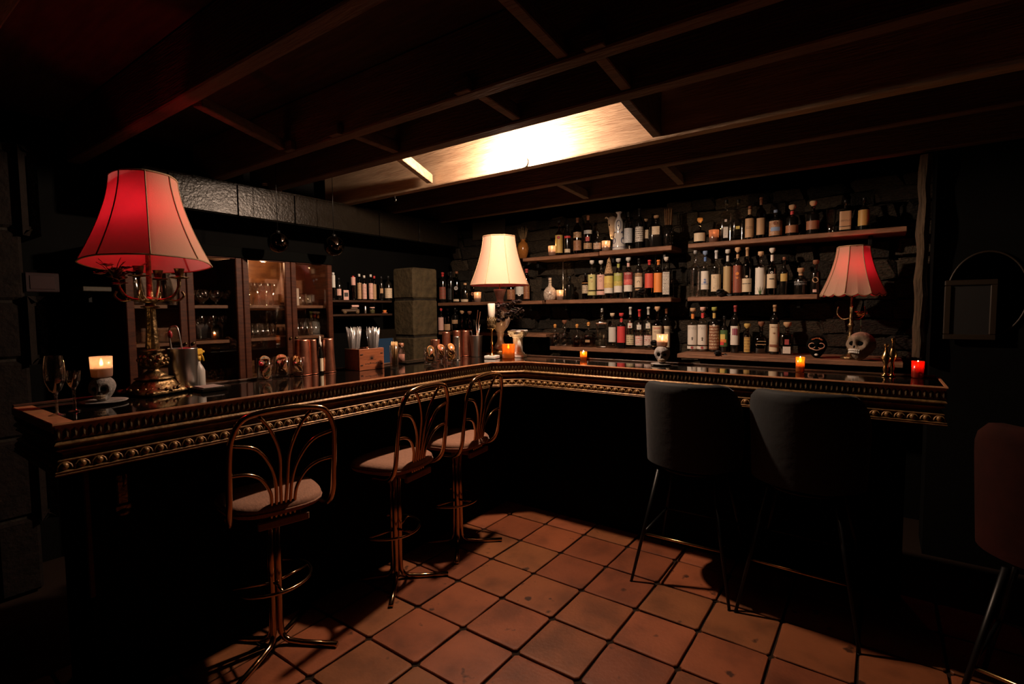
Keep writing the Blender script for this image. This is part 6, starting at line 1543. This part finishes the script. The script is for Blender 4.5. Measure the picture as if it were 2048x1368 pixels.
# blue-lit dispenser behind the straws
P_ = PX(745, 640, XO-.05)
t = thing('drinks_fridge', 'small back-bar cooler with a pale blue lit panel behind the straws', 'fridge', (XO-.10, P_.y+.06, 0.86))
MB().box((0, 0, .22), (.26, .30, .42), bev=.01).build('body', BLACK_GLOSS, t)
MB().box((.131, .0, .20), (.004, .20, .30), bev=.001).build('lit_panel', emit('fridge_glow', (.22, .36, .52), .07), t)
MB().box((.136, .10, .20), (.012, .012, .3), bev=.003).build('handle', STEEL, t)
tag(MB().box((0, 0, .43), (.28, .66, .86), bev=.01).build('back_counter', WOOD_DARK, None, (XO-.10, 2.87, 0)), 'dark low back counter between the cabinet and the stone pier', 'counter')

# ---- hanging glass globes, coil of cable, hook
for (lab, x, y, w) in (('dark mirrored glass globe hanging below the girder, nearer the big lamp', 556, 485, 44), ('dark mirrored glass globe hanging below the girder, nearer the corner', 668, 492, 42)):
    P_ = PX(x, y, -3.36); r = halfw(x, P_, w)
    t = thing('glass_globe', lab, 'pendant', P_)
    MB().ball((0, 0, 0), r, 28, 16).build('globe', pbr('globe_mirror', (.10, .085, .075), .05, metal=1.0), t)
    MB().lathe([(.018, r*.93), (.018, r*1.15), (.006, r*1.25)], 14).build('cap', BLACK_METAL, t)
    MB().tube([(0, 0, r*1.2), (0, 0, 2.592-P_.z)], .0025, 6).build('cord', BLACK_METAL, t)
P_ = PX(541, 373, -3.56)
t = thing('cable_coil', 'coil of white cable lying on top of the girder', 'cable', (P_.x-.03, P_.y, 2.323), .3)
mb = MB(); pts = []
for i in range(60): a = i/60*2*PI*3; pts.append((.025*math.cos(a), .045*math.sin(a), .018+.004*math.sin(a*.33)+.0028*i/6))
mb.tube(pts, .005, 6); mb.build('loops', flat('white', .5), t)
MB().tube(smooth_path([(.025, 0, .04), (.03, .06, .05), (.0, .14, .012), (-.02, .25, .008)], 6), .005, 6).build('tail', flat((.5, .2, .14), .5), t)
P_ = PZ(790, 392, ZJ)
t = thing('ceiling_hook', 'small shiny screw hook under the bright ceiling joist', 'hook', (P_.x, P_.y, ZJ+.003))
MB().tube(smooth_path([(0, 0, 0), (0, 0, -.018), (.010, 0, -.028), (.008, 0, -.042), (-.006, 0, -.042)], 5), .0022, 6).build('hook', STEEL, t)
MB().lathe([(.007, 0), (.006, -.004), (0, -.005)], 10).build('collar', STEEL, t)

# ---- dim things on the far left wall and the right wall
P_ = PX(85, 565, -3.55)
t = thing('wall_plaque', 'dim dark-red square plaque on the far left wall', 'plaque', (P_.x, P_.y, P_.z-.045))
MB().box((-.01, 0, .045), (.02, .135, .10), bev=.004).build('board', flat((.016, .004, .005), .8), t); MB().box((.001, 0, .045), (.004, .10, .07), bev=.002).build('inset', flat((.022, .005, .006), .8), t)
P_ = PX(195, 578, -3.55)
t = thing('wall_shelf', 'short dim shelf with a cream edge left of the cabinet', 'shelf', (P_.x-.1, P_.y, P_.z-.014))
MB().box((0, 0, .014), (.2, .13, .026), bev=.003).build('plank', flat((.05, .042, .028), .6), t); MB().box((-.06, 0, -.03), (.06, .02, .06), bev=.003).build('bracket', BLACK_METAL, t)
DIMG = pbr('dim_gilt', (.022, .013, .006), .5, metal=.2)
cx, cz, rx, rz_ = .47, 1.515, .165, .232
t = thing('oval_mirror', 'dim oval mirror in a thin gilt frame on the right wall', 'mirror', (cx, 3.79, cz))
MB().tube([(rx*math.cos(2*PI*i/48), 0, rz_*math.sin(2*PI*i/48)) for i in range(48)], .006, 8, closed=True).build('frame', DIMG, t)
MB().lathe([(1, -.004), (1, .002)], 40, M=Matrix.Rotation(PI/2, 4, 'X') @ Matrix.Diagonal((rx, rz_, 1, 1)), smooth=False).build('mirror_glass', pbr('old_mirror', (.05, .05, .045), .10, metal=1.0), t)
# added frame over the mirror, standing in for a frame reflected in its glass
pf = thing('reflected_frame', 'dim gilt frame added over the oval mirror to stand for a reflection', 'picture', (.40, 3.757, 1.43))
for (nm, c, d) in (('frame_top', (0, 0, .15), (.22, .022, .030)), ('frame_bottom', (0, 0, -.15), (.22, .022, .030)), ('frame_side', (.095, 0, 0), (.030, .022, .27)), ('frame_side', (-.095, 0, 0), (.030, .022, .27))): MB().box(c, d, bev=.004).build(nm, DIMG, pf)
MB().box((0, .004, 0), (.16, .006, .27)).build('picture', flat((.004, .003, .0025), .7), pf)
# pale vent panel high on the back wall, above the corner lamp
P_ = PY(977, 460, 4.17)
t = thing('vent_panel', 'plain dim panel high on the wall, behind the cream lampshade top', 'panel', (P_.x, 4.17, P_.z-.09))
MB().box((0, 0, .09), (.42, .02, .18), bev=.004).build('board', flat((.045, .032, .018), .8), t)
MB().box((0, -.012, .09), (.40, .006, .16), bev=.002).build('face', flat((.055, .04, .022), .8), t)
